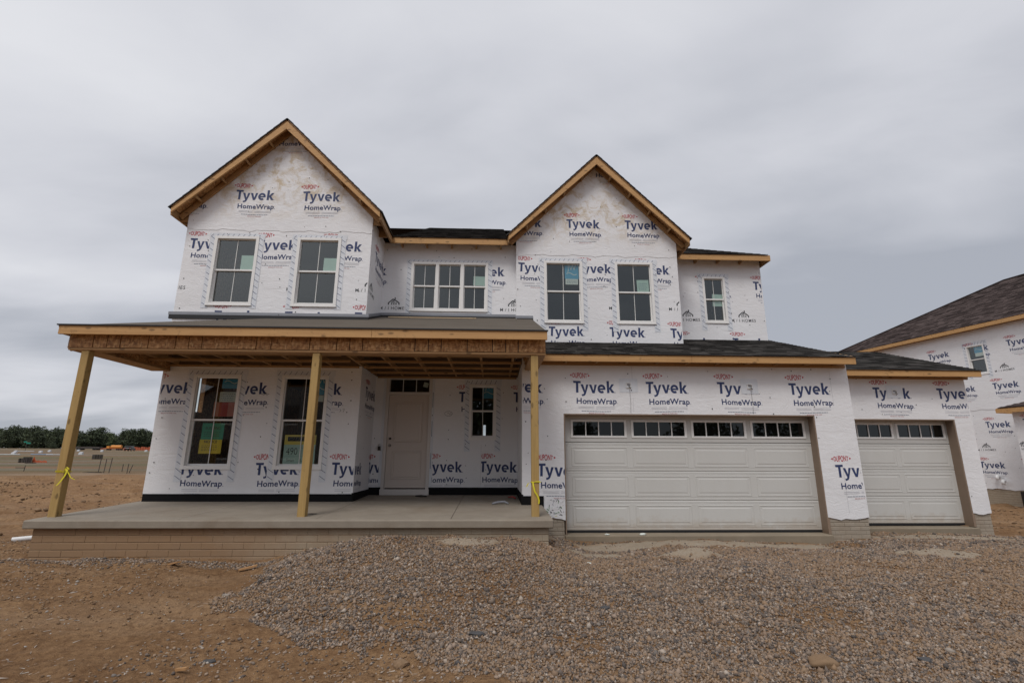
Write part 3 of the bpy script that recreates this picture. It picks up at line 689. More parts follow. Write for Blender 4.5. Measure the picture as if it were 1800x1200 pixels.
def bricks(par, wall, u0, u1, z0, z1, bw=.295, bh=.082, gap=.009, vgap=.004, mat='form_brick', jm='joint', stuff=False, name='brick', faces=None):
    """running bond of real proud bricks over a recessed joint face (the part), bricks are sub-parts sharing meshes"""
    P = wall.P; base = MB(); v = [P(u0, z0, 0), P(u1, z0, 0), P(u1, z0, -.15), P(u0, z0, -.15), P(u0, z1, 0), P(u1, z1, 0), P(u1, z1, -.15), P(u0, z1, -.15)]
    base.hexa(v, jm); bo = base.build('foundation_wall', par); cache = {}
    row = 0; z = z1; tot = MB()
    while z > z0+.02:
        zb = max(z0, z-bh+gap); off = (row % 2)*bw/2; x = u0-off
        while x < u1-.01:
            a, b_ = max(u0, x), min(u1, x+bw-vgap)
            if b_-a > .02:
                key = (round(b_-a, 3), round(z-zb, 3)); w_, h_ = key; pr_ = .006
                vs = [Vector(q) for q in ((0, 0, 0), (w_, 0, 0), (w_, h_, 0), (0, h_, 0), (.0012, .006, pr_), (w_-.0012, .006, pr_), (w_-.0012, h_-.006, pr_), (.0012, h_-.006, pr_))]
                fs = [(4, 5, 6, 7), (0, 1, 5, 4), (1, 2, 6, 5), (2, 3, 7, 6), (3, 0, 4, 7)]
                if stuff: tot.add([P(a+q.x, zb+q.y, q.z) for q in vs], fs, mat)
                else:
                    if key not in cache:
                        mb = MB(); mb.add([wall.u*q.x+Vector((0, 0, q.y))+wall.n*q.z for q in vs], fs, mat); cache[key] = mb.mesh(name, recalc=False)
                    place(name, cache[key], bo, P(a, zb, random.uniform(-.002, .001)))
            x += bw
        z -= bh; row += 1
    if stuff: tot.build('bricks', bo, kind='stuff', recalc=False)
    return bo
def shingles(par, O, u, v, nrm, test, U_, V_, mat='shingle', ex=.145, tw=.30, seed=1, deck=None):
    """tabs laid in courses on a roof plane"""
    rr = random.Random(seed); O = Vector(O); u = Vector(u).normalized(); v = Vector(v).normalized(); nrm = Vector(nrm).normalized(); mb = MB(); tones = []
    nr = int(V_/ex)+1
    for r in range(nr):
        x = -rr.uniform(0, tw)
        while x < U_:
            w_ = tw*rr.choice((.5, .7, 1, 1.2)); a, b_ = x+.002, x+w_-.002; y0 = r*ex; y1 = min(y0+ex*1.25, V_); x += w_
            a = max(a, 0); b_ = min(b_, U_)
            if b_-a < .02: continue
            cxy = ((a+b_)/2, y0+ex/2)
            seg = test(y0+ex/2)
            if seg is None: continue
            a = max(a, seg[0]); b_ = min(b_, seg[1])
            if b_-a < .02: continue
            h0, h1 = .013+rr.uniform(0, .005), .004
            q = [O+u*a+v*y0, O+u*b_+v*y0, O+u*b_+v*y0+nrm*h0, O+u*a+v*y0+nrm*h0, O+u*b_+v*y1+nrm*h1, O+u*a+v*y1+nrm*h1, O+u*b_+v*y1, O+u*a+v*y1]
            mb.add(q, [(0, 1, 2, 3), (3, 2, 4, 5), (1, 6, 4, 2), (0, 3, 5, 7)], mat); tones += [rr.random()]*4
    mb.tone = tones
    return mb.build('shingles', par, kind='stuff', recalc=False)
def board(par, a, b, w, h, mat, name='fascia_board', up=(0, 0, 1), n=1):
    a = Vector(a); b = Vector(b)
    for k_ in range(n):
        p = a.lerp(b, k_/n); q = a.lerp(b, (k_+1)/n)
        if k_: p = p+(q-p).normalized()*.003
        mb = MB(); mb.bar(p, q, w, h, mat, up); mb.build(name, par, bevel=.003)
# ================================================================== the house
house = thing('house', 'two storey house under construction wrapped in printed white membrane, with twin gables, porch and garages', 'house', (1.9, 10.5, 0))
X3 = (1, 0, 0)
W1 = Wall((0, 10.02, 0), X3, (0, -1, 0), 0); W2 = Wall((0, 11.28, 0), X3, (0, -1, 0), 1); W3 = Wall((0, 11.06, 0), X3, (0, -1, 0), 2)
W4 = Wall((0, 11.94, 0), X3, (0, -1, 0), 3); WG = Wall((0, 9.5, 0), X3, (0, -1, 0), 4); WB = Wall((0, 10.38, 0), X3, (0, -1, 0), 5)
WS = Wall((-2.71, 0, 0), (0, 1, 0), (1, 0, 0), 6); WGL = Wall((.56, 0, 0), (0, -1, 0), (-1, 0, 0), 7)
WL = Wall((-6.64, 0, 0), (0, -1, 0), (-1, 0, 0), 8); W3R = Wall((4.421, 0, 0), (0, 1, 0), (1, 0, 0), 9)
WGR = Wall((7.08, 0, 0), (0, 1, 0), (1, 0, 0), 2.5); W4R = Wall((6.976, 0, 0), (0, 1, 0), (1, 0, 0), 3.5); WBR = Wall((10.365, 0, 0), (0, 1, 0), (1, 0, 0), 4.5)
WP3L = Wall((.516, 0, 0), (0, -1, 0), (-1, 0, 0), 1.5)
# window rectangles (outer trim): u0,u1,z0,z1
w1a = (-6.025, -5.09, 4.17, 5.715); w1b = (-4.275, -3.34, 4.17, 5.715); l1a = (-6.02, -5.08, .87, 2.705); l1b = (-4.275, -3.34, .87, 2.705)
w2m = (-2.03, -.17, 4.485, 5.72); w2s = (-.555, .065, 1.49, 2.73); dr = (-2.45, -1.405, .29, 2.885)
w3a = (1.17, 2.10, 4.175, 5.715); w3b = (2.885, 3.81, 4.175, 5.715); w4s = (5.40, 6.0, 4.47, 5.715)
go_a = (1.351, 6.30, -1, 1.923); go_b = (7.60, 9.98, -1, 1.93)
def inset(h, d=.03): return (h[0]+d, h[1]-d, h[2]+d, h[3]-d)
AP1, AP3 = -4.668, 2.482
gab = lambda xa, x0, x1, zb: [(x0-.012, zb), (x1+.012, zb), (x1+.012, 8.39-abs(x1-xa)), (xa, 8.39), (x0-.012, 8.39-abs(x0-xa))]
SE = 5.86
# P1: lower sheet and the stained upper gable sheet lapped over it
hl = [inset(q) for q in (w1a, w1b, l1a, l1b)]
p1low = wrap(W1, [(-6.652, .385), (-2.698, .385), (-2.698, SE+.08), (-6.652, SE+.08)], hl, house, 'wrap')
g1 = gab(AP1, -6.64, -2.71, SE); p1up = wrap(W1, g1, [], house, 'wrap_stained', d=.006, ragged=SE)
c_low = [(-6.62, .40), (-2.72, .40), (-2.72, SE+.03), (-6.62, SE+.03)]
for u, z in ((-6.86, 2.545), (-5.375, 2.545), (-3.90, 2.545), (-6.04, .985), (-4.60, .985), (-3.145, .985), (-6.55, 5.65), (-5.13, 5.65), (-3.72, 5.65), (-2.93, 4.045), (-4.38, 4.045), (-5.82, 4.045)):
    A_T.place('printed_logo', W1, u, z, p1low, clip=c_low, holes=hl)
for u, z in ((-7.17, 6.815), (-5.72, 6.82), (-4.275, 6.82), (-4.99, 8.40), (-6.43, 8.38)): A_T.place('printed_logo', W1, u, z, p1up, d=.0095, clip=g1)
for u in (-2.96, -4.40, -7.12): A_H.place('builder_logo', W1, u, 4.50, p1low, clip=c_low, holes=hl)
caps(W1, c_low, hl, p1low, 1); caps(W1, g1, [], p1up, 2, .3)
# P2
hl2 = [inset(w2m), inset(w2s), inset(dr, .01)]; hl2[2] = (dr[0]+.01, dr[1]-.01, -1, dr[3]-.01)
p2 = wrap(W2, [(-2.71, .445), (.56, .445), (.56, 6.2), (-2.71, 6.2)], hl2, house)
c2 = [(-2.70, .45), (.55, .45), (.55, 6.1), (-2.70, 6.1)]
for u, z in ((-.60, 5.62), (-2.03, 5.60), (-3.46, 5.59), (-1.50, 1.005), (-2.93, 1.0), (-.79, 2.555), (.45, 2.555)): A_T.place('printed_logo', W2, u, z, p2, clip=c2, holes=hl2)
A_T.place('printed_logo', W2, -.29, 1.01, p2, clip=[(-.255, .45), (.55, .45), (.55, 1.3), (-.255, 1.3)], holes=hl2)
for u in (-2.73, .13): A_H.place('builder_logo', W2, u, 4.50, p2, clip=c2, holes=hl2)
caps(W2, c2, hl2, p2, 3)
# P1 return wall (faces right)
ps = wrap(WS, [(10.01, .41), (11.28, .41), (11.28, 6.2), (10.01, 6.2)], [], house)
cs = [(10.03, .42), (11.26, .42), (11.26, 6.1), (10.03, 6.1)]
for u, z in ((10.43, 5.62), (10.42, 2.545), (9.71, .985), (11.15, .985)): A_T.place('printed_logo', WS, u, z, ps, clip=cs)
A_H.place('builder_logo', WS, 9.92, 4.50, ps, clip=cs); caps(WS, cs, [], ps, 4)
# P3
hl3 = [inset(w3a), inset(w3b)]
p3 = wrap(W3, [(.504, 3.3), (4.433, 3.3), (4.433, SE+.08), (.504, SE+.08)], hl3, house)
g3 = gab(AP3, .516, 4.421, SE); p3u = wrap(W3, g3, [], house, 'wrap_stained', d=.006, ragged=SE)
c3 = [(.53, 3.5), (4.41, 3.5), (4.41, SE+.03), (.53, SE+.03)]
for u, z in ((.55, 5.66), (1.975, 5.65), (3.40, 5.65), (1.26, 4.085), (2.70, 4.08), (4.14, 4.07)): A_T.place('printed_logo', W3, u, z, p3, clip=c3, holes=hl3)
for u, z in ((1.74, 6.82), (3.18, 6.82), (.29, 6.82), (2.46, 8.44)): A_T.place('printed_logo', W3, u, z, p3u, d=.0095, clip=g3)
for u in (2.71, 4.15, 1.28): A_H.place('builder_logo', W3, u, 4.51, p3, clip=c3, holes=hl3)
caps(W3, c3, hl3, p3, 5); caps(W3, g3, [], p3u, 6, .3)
wrap(WP3L, [(-11.28, 3.3), (-11.06, 3.3), (-11.06, 6.3), (-11.28, 6.3)], [], house); wrap(W3R, [(11.06, 3.3), (11.94, 3.3), (11.94, 6.3), (11.06, 6.3)], [], house)
# P4
hl4 = [inset(w4s)]; p4 = wrap(W4, [(4.421, 3.5), (6.988, 3.5), (6.988, 6.2), (4.421, 6.2)], hl4, house); c4 = [(4.43, 3.5), (6.96, 3.5), (6.96, 6.1), (4.43, 6.1)]
for u, z in ((6.75, 5.61), (5.28, 5.60), (3.86, 5.6), (6.06, 4.07), (4.62, 4.07)): A_T.place('printed_logo', W4, u, z, p4, clip=c4, holes=hl4)
for u in (6.09, 4.63): A_H.place('builder_logo', W4, u, 4.505, p4, clip=c4, holes=hl4)
caps(W4, c4, hl4, p4, 7); wrap(W4R, [(11.94, 3.0), (19.8, 3.0), (19.8, 6.2), (11.94, 6.2)], [], house, step=.3)
# garage walls
hg = [go_a, (.5, .95, -2, .40)]
pg = wrap(WG, [(.548, 0), (7.092, 0), (7.092, 3.0), (.548, 3.0)], hg, house, ragged=0); cg = [(.57, .02), (7.06, .02), (7.06, 2.95), (.57, 2.95)]
for u, z in ((.12, 2.555), (1.545, 2.56), (2.98, 2.56), (4.415, 2.56), (5.85, 2.56), (.84, .985), (6.57, .985)): A_T.place('printed_logo', WG, u, z, pg, clip=cg, holes=hg)
caps(WG, cg, hg, pg, 8)
hb = [go_b]; pb = wrap(WB, [(7.08, 0), (10.377, 0), (10.377, 3.0), (7.08, 3.0)], hb, house, ragged=0); cb = [(7.1, .02), (10.35, .02), (10.35, 2.9), (7.1, 2.9)]
for u, z in ((8.265, 2.61), (9.70, 2.61)): A_T.place('printed_logo', WB, u, z, pb, clip=cb, holes=hb)
caps(WB, cb, hb, pb, 9)
wrap(WGL, [(-11.28, .42), (-9.5, .42), (-9.5, 3.3), (-11.28, 3.3)], [], house)
wrap(WGR, [(9.5, 0), (10.38, 0), (10.38, 3.35), (9.5, 3.08)], [], house, step=.2); wrap(WBR, [(10.38, 0), (17, 0), (17, 2.9), (10.38, 2.9)], [], house, step=.3)
wsw = (-11.34, -10.70, 2.05, 2.85)
wrap(WL, [(-19.8, 0), (-10.015, 0), (-10.015, 6.2), (-19.8, 6.2)], [wsw], house, step=.3)
# flashing tape round windows
for (w, wl, lo, hi, par) in ((w1a, W1, .07, .07, p1low), (w1b, W1, .07, .07, p1low), (l1a, W1, .25, .10, p1low), (l1b, W1, .25, .10, p1low), (w3a, W3, .18, .08, p3), (w3b, W3, .20, .08, p3), (w4s, W4, .20, .09, p4), (w2m, W2, .10, .07, p2), (w2s, W2, .27, .12, p2)):
    k_ = int(abs(w[0])*10); tw_ = .10
    tape_strip(wl, w[0]-tw_, w[0]+.035, w[2]-lo, w[3]+hi*.5, par, k_); tape_strip(wl, w[1]-.035, w[1]+tw_, w[2]-lo, w[3]+hi*.5, par, k_+3)
    tape_strip(wl, w[0]-tw_-.02, w[1]+tw_+.02, w[3]-.03, w[3]+hi, par, k_+5, True)
for wl, u, z0, z1, par in ((WG, 2.72, 1.96, 2.85, pg), (W2, -.27, .47, 1.38, p2), (WG, 6.72, .1, 2.8, pg)):
    a = Art(); a.rect(u, u+.004, z0, z1, 'seam_grey'); a.place('seam_line', wl, 0, 0, par, d=.0028)
# base membranes and flashings
def strip(wall, u0, u1, z0, z1, d, mat, name, za=None, zb=None, top=None):
    mb = MB(); a = z0; b = z0 if za is None else za; P = wall.P; h = z1-z0
    mb.hexa([P(u0, a, d), P(u1, b, d), P(u1, b, -.01), P(u0, a, -.01), P(u0, a+h, d), P(u1, b+h, d), P(u1, b+h, -.01), P(u0, a+h, -.01)], mat)
    return mb.build(name, house)
strip(W1, -6.64, -2.698, .20, .40, .024, 'membrane', 'base_membrane'); strip(W2, -2.71, dr[0]+.01, .25, .455, .024, 'membrane', 'base_membrane')
strip(W2, dr[1]-.01, .56, .25, .455, .024, 'membrane', 'base_membrane'); strip(WS, 10.007, 11.28, .22, .42, .024, 'membrane', 'base_membrane')
strip(WG, .547, .948, .18, .405, .024, 'membrane', 'base_membrane'); strip(WGL, -11.28, -9.487, .22, .43, .024, 'membrane', 'base_membrane')
for (wl, u0, u1, z, ze) in ((W1, -6.74, -2.64, 3.945, None), (W2, -2.70, .56, 4.355, None), (WS, 10.0, 11.28, 3.945, 4.355), (W3, .50, .90, 4.265, None)):
    strip(wl, u0, u1, z, z+.065, .022, 'grey_flashing', 'roof_flashing', None if ze is None else ze); strip(wl, u0+.02, u1, z-.085, z, .032, 'drip_black', 'drip_edge', None if ze is None else ze-.085)
# windows
random.seed(9)
fo, rs = window(house, W1, *w1a)
a = rs[0]; sheet(fo, W1, a[0]+.50, a[1]-.02, a[2]+.0, a[2]+.33, -.045, 'paper_mint', 'sticker')
fo, rs = window(house, W1, *w1b); a = rs[0]; sheet(fo, W1, a[0]+.50, a[1]-.0, a[2]+.0, a[2]+.30, -.045, 'paper_mint', 'sticker')
fo, rs = window(house, W2, *w2m, unit=3); a = rs[4]; sheet(fo, W2, a[0]+.22, a[1]-.0, a[2]+.02, a[2]+.26, -.045, 'paper_mint', 'sticker', rot=-.04)
def jw():
    a = Art(); a.text('JW', .06, .27, .22, .13, 'paper_white', offset=-.01)
    for q in range(5): a.line((.04+.05*q, .13+.03*math.sin(q*1.2)), (.04+.05*(q+1), .13+.03*math.sin((q+1)*1.2)), .016, 'paper_white')
    return a
def fine_print(u0, u1, z0, z1, n, mat='ink_bluegrey', h=.012, seed=1):
    a = Art(); rr = random.Random(seed)
    for q in range(n):
        z = z1-(z1-z0)*(q+.5)/n; x = u0
        while x < u1-.02:
            w_ = rr.uniform(.015, .045); a.rect(x, min(x+w_, u1), z-h/2, z+h/2, mat); x += w_+.012
    return a
fo, rs = window(house, W3, *w3a); a = rs[0]; sheet(fo, W3, a[1]-.345, a[1]-.01, a[3]-.36, a[3]-.02, -.044, 'paper_blue', 'maker_sticker', [jw()]); sheet(fo, W3, a[1]-.33, a[1]-.03, a[3]-.50, a[3]-.36, -.045, 'paper_white', 'sticker', [fine_print(.03, .27, .02, .12, 3)])
fo, rs = window(house, W3, *w3b); a = rs[0]; sheet(fo, W3, a[1]-.31, a[1]-.02, a[2], a[2]+.31, -.045, 'paper_mint', 'sticker', [fine_print(.04, .25, .05, .24, 4)], rot=.03)
fo, rs = window(house, W4, *w4s, fw=.055); a = rs[0]; sheet(fo, W4, a[1]-.27, a[1]-.0, a[2], a[2]+.13, -.045, 'paper_mint', 'sticker', rot=-.04); a = rs[1]; sheet(fo, W4, a[1]-.25, a[1]-.0, a[3]-.17, a[3]-.02, -.068, 'paper_mint', 'sticker')
fo, rs = window(house, W1, *l1a, gl='glass_porch')
a = rs[0]; sheet(fo, W1, -5.48, -5.17, 2.43, a[3]-.01, -.046, 'paper_blue', 'maker_sticker', [jw()])
sheet(fo, W1, -5.50, -5.18, 2.16, 2.36, -.047, 'paper_white', 'sticker', [fine_print(.02, .3, .02, .18, 4)])
sheet(fo, W1, -5.59, -5.18, 1.87, 2.155, -.047, 'pink_panel', 'pink_notice'); sheet(fo, W1, -5.48, -5.31, 1.871, 2.154, -.0455, 'red_panel', 'red_notice')
notice = fine_print(.05, .37, .05, .17, 4, 'ink_dark', .008, 4); notice.text('NOTICE', .09, .34, .205, .05, 'ink_dark', offset=.02)
permit = fine_print(.05, .37, .05, .16, 3, 'ink_dark', .008, 6); permit.text('BUILDING', .07, .36, .20, .05, 'ink_dark', offset=.01)
sheet(fo, W1, -5.77, -5.34, 1.42, 1.74, -.075, 'paper_green', 'green_notice', [permit]); sheet(fo, W1, -5.78, -5.35, 1.15, 1.42, -.074, 'paper_yellow', 'yellow_notice', [notice])
fo, rs = window(house, W1, *l1b, gl='glass_porch'); a = rs[0]; sheet(fo, W1, -3.68, -3.44, 2.32, a[3]-.01, -.046, 'paper_blue', 'maker_sticker', [jw()]); sheet(fo, W1, -3.67, -3.44, 2.18, 2.31, -.047, 'paper_white', 'sticker')
cau = Art(); cau.rect(.06, .56, .46, .545, 'ink_dark'); cau.text('CAUTION', .085, .535, .472, .062, 'caution_yellow', offset=.02)
cau2 = fine_print(.1, .5, .425, .445, 1, 'ink_dark', .008, 3)
hand = Art(); hand.text('490', .05, .26, .19, .13, 'ink_dark', offset=-.012, shear=0) if False else hand.text('490', .05, .27, .20, .13, 'ink_dark', offset=-.008); hand.text('85', .40, .55, .21, .10, 'ink_dark', offset=-.008)
hand.text('Sean', .07, .22, .07, .055, 'ink_dark', offset=-.004); hand.text('Lamb', .34, .52, .07, .055, 'ink_dark', offset=-.004)
for q in (.05, .17, .33): hand.rect(.03, .59, q, q+.003, 'ink_bluegrey')
sheet(fo, W1, -4.135, -3.52, .935, 1.52, -.078, 'paper_mint', 'caution_notice', [hand]); sheet(fo, W1, -4.135, -3.52, 1.33, 1.52, -.0745, 'caution_yellow', 'caution_header', [])
q_ = Art(); q_.v = [(v[0], v[1]-.395, 0) for v in cau.v]; q_.f = cau.f; q_.mi = cau.mi; q_.mats = cau.mats
sheet(fo, W1, -4.134, -3.521, 1.331, 1.519, -.0735, 'caution_yellow', 'caution_lettering', [q_])
fo, rs = window(house, W2, *w2s, gl='glass_porch', fw=.055); a = rs[0]; sheet(fo, W2, a[1]-.26, a[1]-.01, a[3]-.25, a[3]-.01, -.046, 'paper_blue', 'maker_sticker', [jw()])
# ---- front door
fd = MB(); Y0 = 11.28
fd.box(dr[0], dr[0]+.07, Y0-.025, Y0+.12, .29, dr[3], 'door_trim'); fd.box(dr[1]-.07, dr[1], Y0-.025, Y0+.12, .29, dr[3], 'door_trim'); fd.box(dr[0]+.07, dr[1]-.07, Y0-.025, Y0+.12, dr[3]-.05, dr[3], 'door_trim')
fd.box(dr[0]+.07, dr[1]-.07, Y0-.015, Y0+.12, 2.475, 2.545, 'door_trim'); fd.box(dr[0]-.01, dr[1]+.01, Y0-.05, Y0+.10, .292, .415, 'door_trim')
fdo = fd.build('front_door', house, bevel=.003)
lf = MB(); lx0, lx1 = dr[0]+.074, dr[1]-.074; lf.box(lx0, lx1, Y0+.03, Y0+.075, .44, 2.47, 'front_door'); lf.build('door_leaf', fdo)
def raised(par, wall, u0, u1, z0, z1, d, mat, name='raised_panel', gr=.014, w1_=.02, w2_=.03):
    """moulded rectangle: raised rim, groove, raised field"""
    mb = MB(); P = wall.P; rings = [(0, 0), (.006, .005), (.014, .005), (.014+w1_*.5, -gr*.6), (.014+w1_, -gr*.6), (.014+w1_+w2_, .004)]; v = []; f = []
    for i, (s_, h) in enumerate(rings): v += [P(u0+s_, z0+s_, d+h), P(u1-s_, z0+s_, d+h), P(u1-s_, z1-s_, d+h), P(u0+s_, z1-s_, d+h)]
    for i in range(len(rings)-1):
        for k_ in range(4): f.append((i*4+k_, i*4+(k_+1) % 4, (i+1)*4+(k_+1) % 4, (i+1)*4+k_))
    n_ = (len(rings)-1)*4; f.append((n_, n_+1, n_+2, n_+3)); mb.add(v, f, mat); return mb.build(name, par, recalc=False)
DW = Wall((0, Y0+.03, 0), X3, (0, -1, 0))
raised(fdo, DW, lx0+.12, lx1-.12, 1.41, 2.33, .007, 'front_door'); raised(fdo, DW, lx0+.12, lx1-.12, .62, 1.24, .007, 'front_door')
kb = MB(); kb.tube([(lx0+.07, Y0+.03, 1.50), (lx0+.07, Y0+.005, 1.50)], .026, 'metal_dark', 12); kb.build('deadbolt', fdo)
kb = MB(); kb.tube([(lx0+.07, Y0+.03, 1.35), (lx0+.07, Y0+.015, 1.35), (lx0+.07, Y0+.01, 1.35), (lx0+.07, Y0-.02, 1.35), (lx0+.07, Y0-.035, 1.35)], [.03, .03, .012, .028, .018], 'nickel', 12); kb.build('door_knob', fdo, smooth=True)
tx0, tx1 = dr[0]+.074, dr[1]-.074; g = MB(); g.add([(tx0, Y0+.03, 2.545), (tx1, Y0+.03, 2.545), (tx1, Y0+.03, dr[3]-.05), (tx0, Y0+.03, dr[3]-.05)], [(0, 1, 2, 3)], 'glass_porch'); g.build('transom_pane', fdo, recalc=False)
for q in (1, 2):
    x_ = tx0+(tx1-tx0)*q/3; g = MB(); g.box(x_-.008, x_+.008, Y0+.018, Y0+.028, 2.545, dr[3]-.05, 'grille'); g.build('grille_bar', fdo)
sheet(fdo, W2, tx1-.14, tx1-.03, 2.66, 2.77, -.035, 'paper_white', 'sticker', rot=-.3)
# long labels of the door tape
tape_strip(W2, dr[0]-.06, dr[0]+.0, .47, 2.85, p2, 91, False); tape_strip(W2, dr[1]-.0, dr[1]+.06, .47, 2.85, p2, 92, False)
for z in (2.2, 1.55, .85):
    a = Art(); a.rect(dr[1]+.018, dr[1]+.030, z, z+.34, 'ink_bluegrey'); a.place('tape_print', W2, 0, 0, p2, d=.0075)
# lock box on the door trim
lb = MB(); lb.box(dr[0]-.10, dr[0]-.04, Y0-.07, Y0-.03, 1.24, 1.33, 'metal_dark'); lb.tube([(dr[0]-.09, Y0-.05, 1.33), (dr[0]-.08, Y0-.05, 1.38), (dr[0]-.055, Y0-.05, 1.38), (dr[0]-.05, Y0-.05, 1.33)], .006, 'nickel', 6); lb.build('lock_box', fdo)
# ---- garage doors
def garage_door(x0, x1, yb, z0, z1, groups, gx0, gp, gw, wz0, wz1, ow):
    ph_ = (z1-z0)/4; wl = Wall((0, yb, 0), X3, (0, -1, 0)); base = MB(); base.box(x0, x1, yb+.03, yb+.05, z0, z1, 'door_panel'); do = base.build('garage_door', house)
    for k_ in range(4):
        a, b = z0+k_*ph_, z0+(k_+1)*ph_; s = MB()
        prof = [(0, .012), (.012, 0), (.045, 0), (.050, .006), (.058, 0), (ph_-.058, 0), (ph_-.05, .006), (ph_-.045, 0), (ph_-.014, 0), (ph_-.002, .012)]
        v = []; f = []
        if k_ < 3:
            for (h, dd) in prof: v += [(x0, yb+dd, a+h), (x1, yb+dd, a+h)]
            for i in range(len(prof)-1): f.append((2*i, 2*i+1, 2*i+3, 2*i+2))
            s.add(v, f, 'door_panel')
        else:
            cur = x0
            for g_ in range(groups):
                h0, h1 = gx0+g_*gp-.03, gx0+g_*gp+gw+.03; s.box(cur, h0, yb, yb+.02, a+.012, b, 'door_panel'); cur = h1
                s.box(h0, h1, yb, yb+.02, a+.012, wz0-.03, 'door_panel'); s.box(h0, h1, yb, yb+.02, wz1+.03, b, 'door_panel')
            s.box(cur, x1, yb, yb+.02, a+.012, b, 'door_panel')
        s.build('door_section', do, recalc=False)
        for g_ in range(groups):
            h0 = gx0+g_*gp
            if k_ < 3: raised(do, wl, h0-.035, h0+gw+.035, a+.085, b-.085, .001, 'door_panel', gr=.018)
            else:
                fr = MB()
                for (q0, q1, q2, q3) in ((h0-.045, h0, wz0-.04, wz1+.04), (h0+gw, h0+gw+.045, wz0-.04, wz1+.04), (h0, h0+gw, wz0-.04, wz0), (h0, h0+gw, wz1, wz1+.04)): fr.box(q0, q1, yb-.014, yb+.006, q2, q3, 'vinyl')
                fr.build('window_frame', do, bevel=.003)
                for p_ in range(4):
                    u0_ = h0+gw*p_/4; u1_ = h0+gw*(p_+1)/4; pn = MB(); pn.add([(u0_, yb+.012, wz0), (u1_, yb+.012, wz0), (u1_, yb+.012, wz1), (u0_, yb+.012, wz1)], [(0, 1, 2, 3)], 'glass_garage'); pn.build('pane', do, recalc=False)
                    if p_: mb = MB(); mb.box(u0_-.009, u0_+.009, yb-.008, yb+.006, wz0, wz1, 'vinyl'); mb.build('muntin', do)
    s = MB(); s.box(x0, x1, yb-.004, yb+.03, z0-.035, z0, 'rubber'); s.build('bottom_seal', do)
garage_door(1.38, 6.36, 9.75, -.235, 1.93, 4, 1.565, 1.203, 1.02, 1.52, 1.79, 0)
garage_door(7.60, 10.04, 10.63, -.225, 1.96, 2, 7.715, 1.175, 1.015, 1.56, 1.825, 0)
def jambs(x0, x1, y, zt_, zb):
    for nm, b_ in (('door_jamb', (x0-.0, x0+.022, y-.006, y+.30, zb, zt_)), ('door_jamb', (x1-.022, x1+.075, y-.006, y+.30, zb, zt_)), ('door_head', (x0+.022, x1-.022, y-.008, y+.30, zt_-.022, zt_))):
        mb = MB(); 
        if b_[1] == x1+.075: mb.hexa([(x1-.022, y-.006, zb), (x1+.03, y-.006, zb), (x1+.075, y+.3, zb), (x1+.030, y+.3, zb), (x1-.022, y-.006, zt_), (x1+.03, y-.006, zt_), (x1+.075, y+.3, zt_), (x1+.035, y+.3, zt_)], 'jamb')
        else: mb.box(*b_, 'jamb')
        mb.build(nm, house)
jambs(1.351, 6.30, 9.5, 1.925, -.27); jambs(7.60, 9.98, 10.38, 1.932, -.26)
for (x0, x1, y) in ((1.33, 6.31, 9.40), (7.5, 10.0, 10.29)):
    mb = MB(); mb.box(x0, x1, y, y+.5, -.75, -.275, 'curb_concrete'); mb.build('garage_curb', house, bevel=.012)
# interiors of the garages stay dark behind the closed doors
# ---- foundation
bricks(house, Wall((0, 9.515, 0), X3, (0, -1, 0)), 6.31, 7.08, -.70, .0, .20, .073, .007, .004, 'pier_brick', 'joint_grey')
bricks(house, Wall((0, 9.515, 0), X3, (0, -1, 0)), .60, 1.33, -.70, .0, .20, .073, .007, .004, 'pier_brick', 'joint_grey')
bricks(house, Wall((0, 10.395, 0), X3, (0, -1, 0)), 10.0, 10.365, -.70, .0, .20, .073, .007, .004, 'pier_brick', 'joint_grey')
bricks(house, Wall((0, 7.76, 0), X3, (0, -1, 0)), -6.60, .84, -.60, .075, .30, .098, .007, .0018, 'form_brick', 'joint')
bricks(house, Wall((.84, 0, 0), (0, 1, 0), (1, 0, 0)), 7.762, 9.5, -.60, .075, .30, .098, .007, .0018, 'form_brick', 'joint', stuff=True)
mb = MB(); mb.box(-6.60, -6.45, 7.92, 19.8, -.9, .07, 'curb_concrete'); mb.build('foundation_side', house)
# ---- porch slab, slightly falling to the front, with control joints
sl = lambda y: .297-.028*(11.28-y)
mb = MB(); mb.hexa([(-6.71, 7.68, .078), (.915, 7.68, .078), (.915, 7.80, .08), (-6.71, 7.80, .08), (-6.71, 7.68, sl(7.68)), (.915, 7.68, sl(7.68)), (.915, 7.80, sl(7.80)), (-6.71, 7.80, sl(7.80))], 'concrete'); mb.build('slab_edge', house, bevel=.014)
xsl = [-6.71, -4.60, -2.62, -.62, .915]
for i in range(4):
    a, b = xsl[i]+(.003 if i else 0), xsl[i+1]-(.003 if i < 3 else 0); mb = MB()
    mb.hexa([(a, 7.802, .078), (b, 7.802, .078), (b, 11.28, .11), (a, 11.28, .11), (a, 7.802, sl(7.802)), (b, 7.802, sl(7.802)), (b, 11.28, sl(11.28)), (a, 11.28, sl(11.28))], 'concrete'); mb.build('porch_slab', house, bevel=.004)
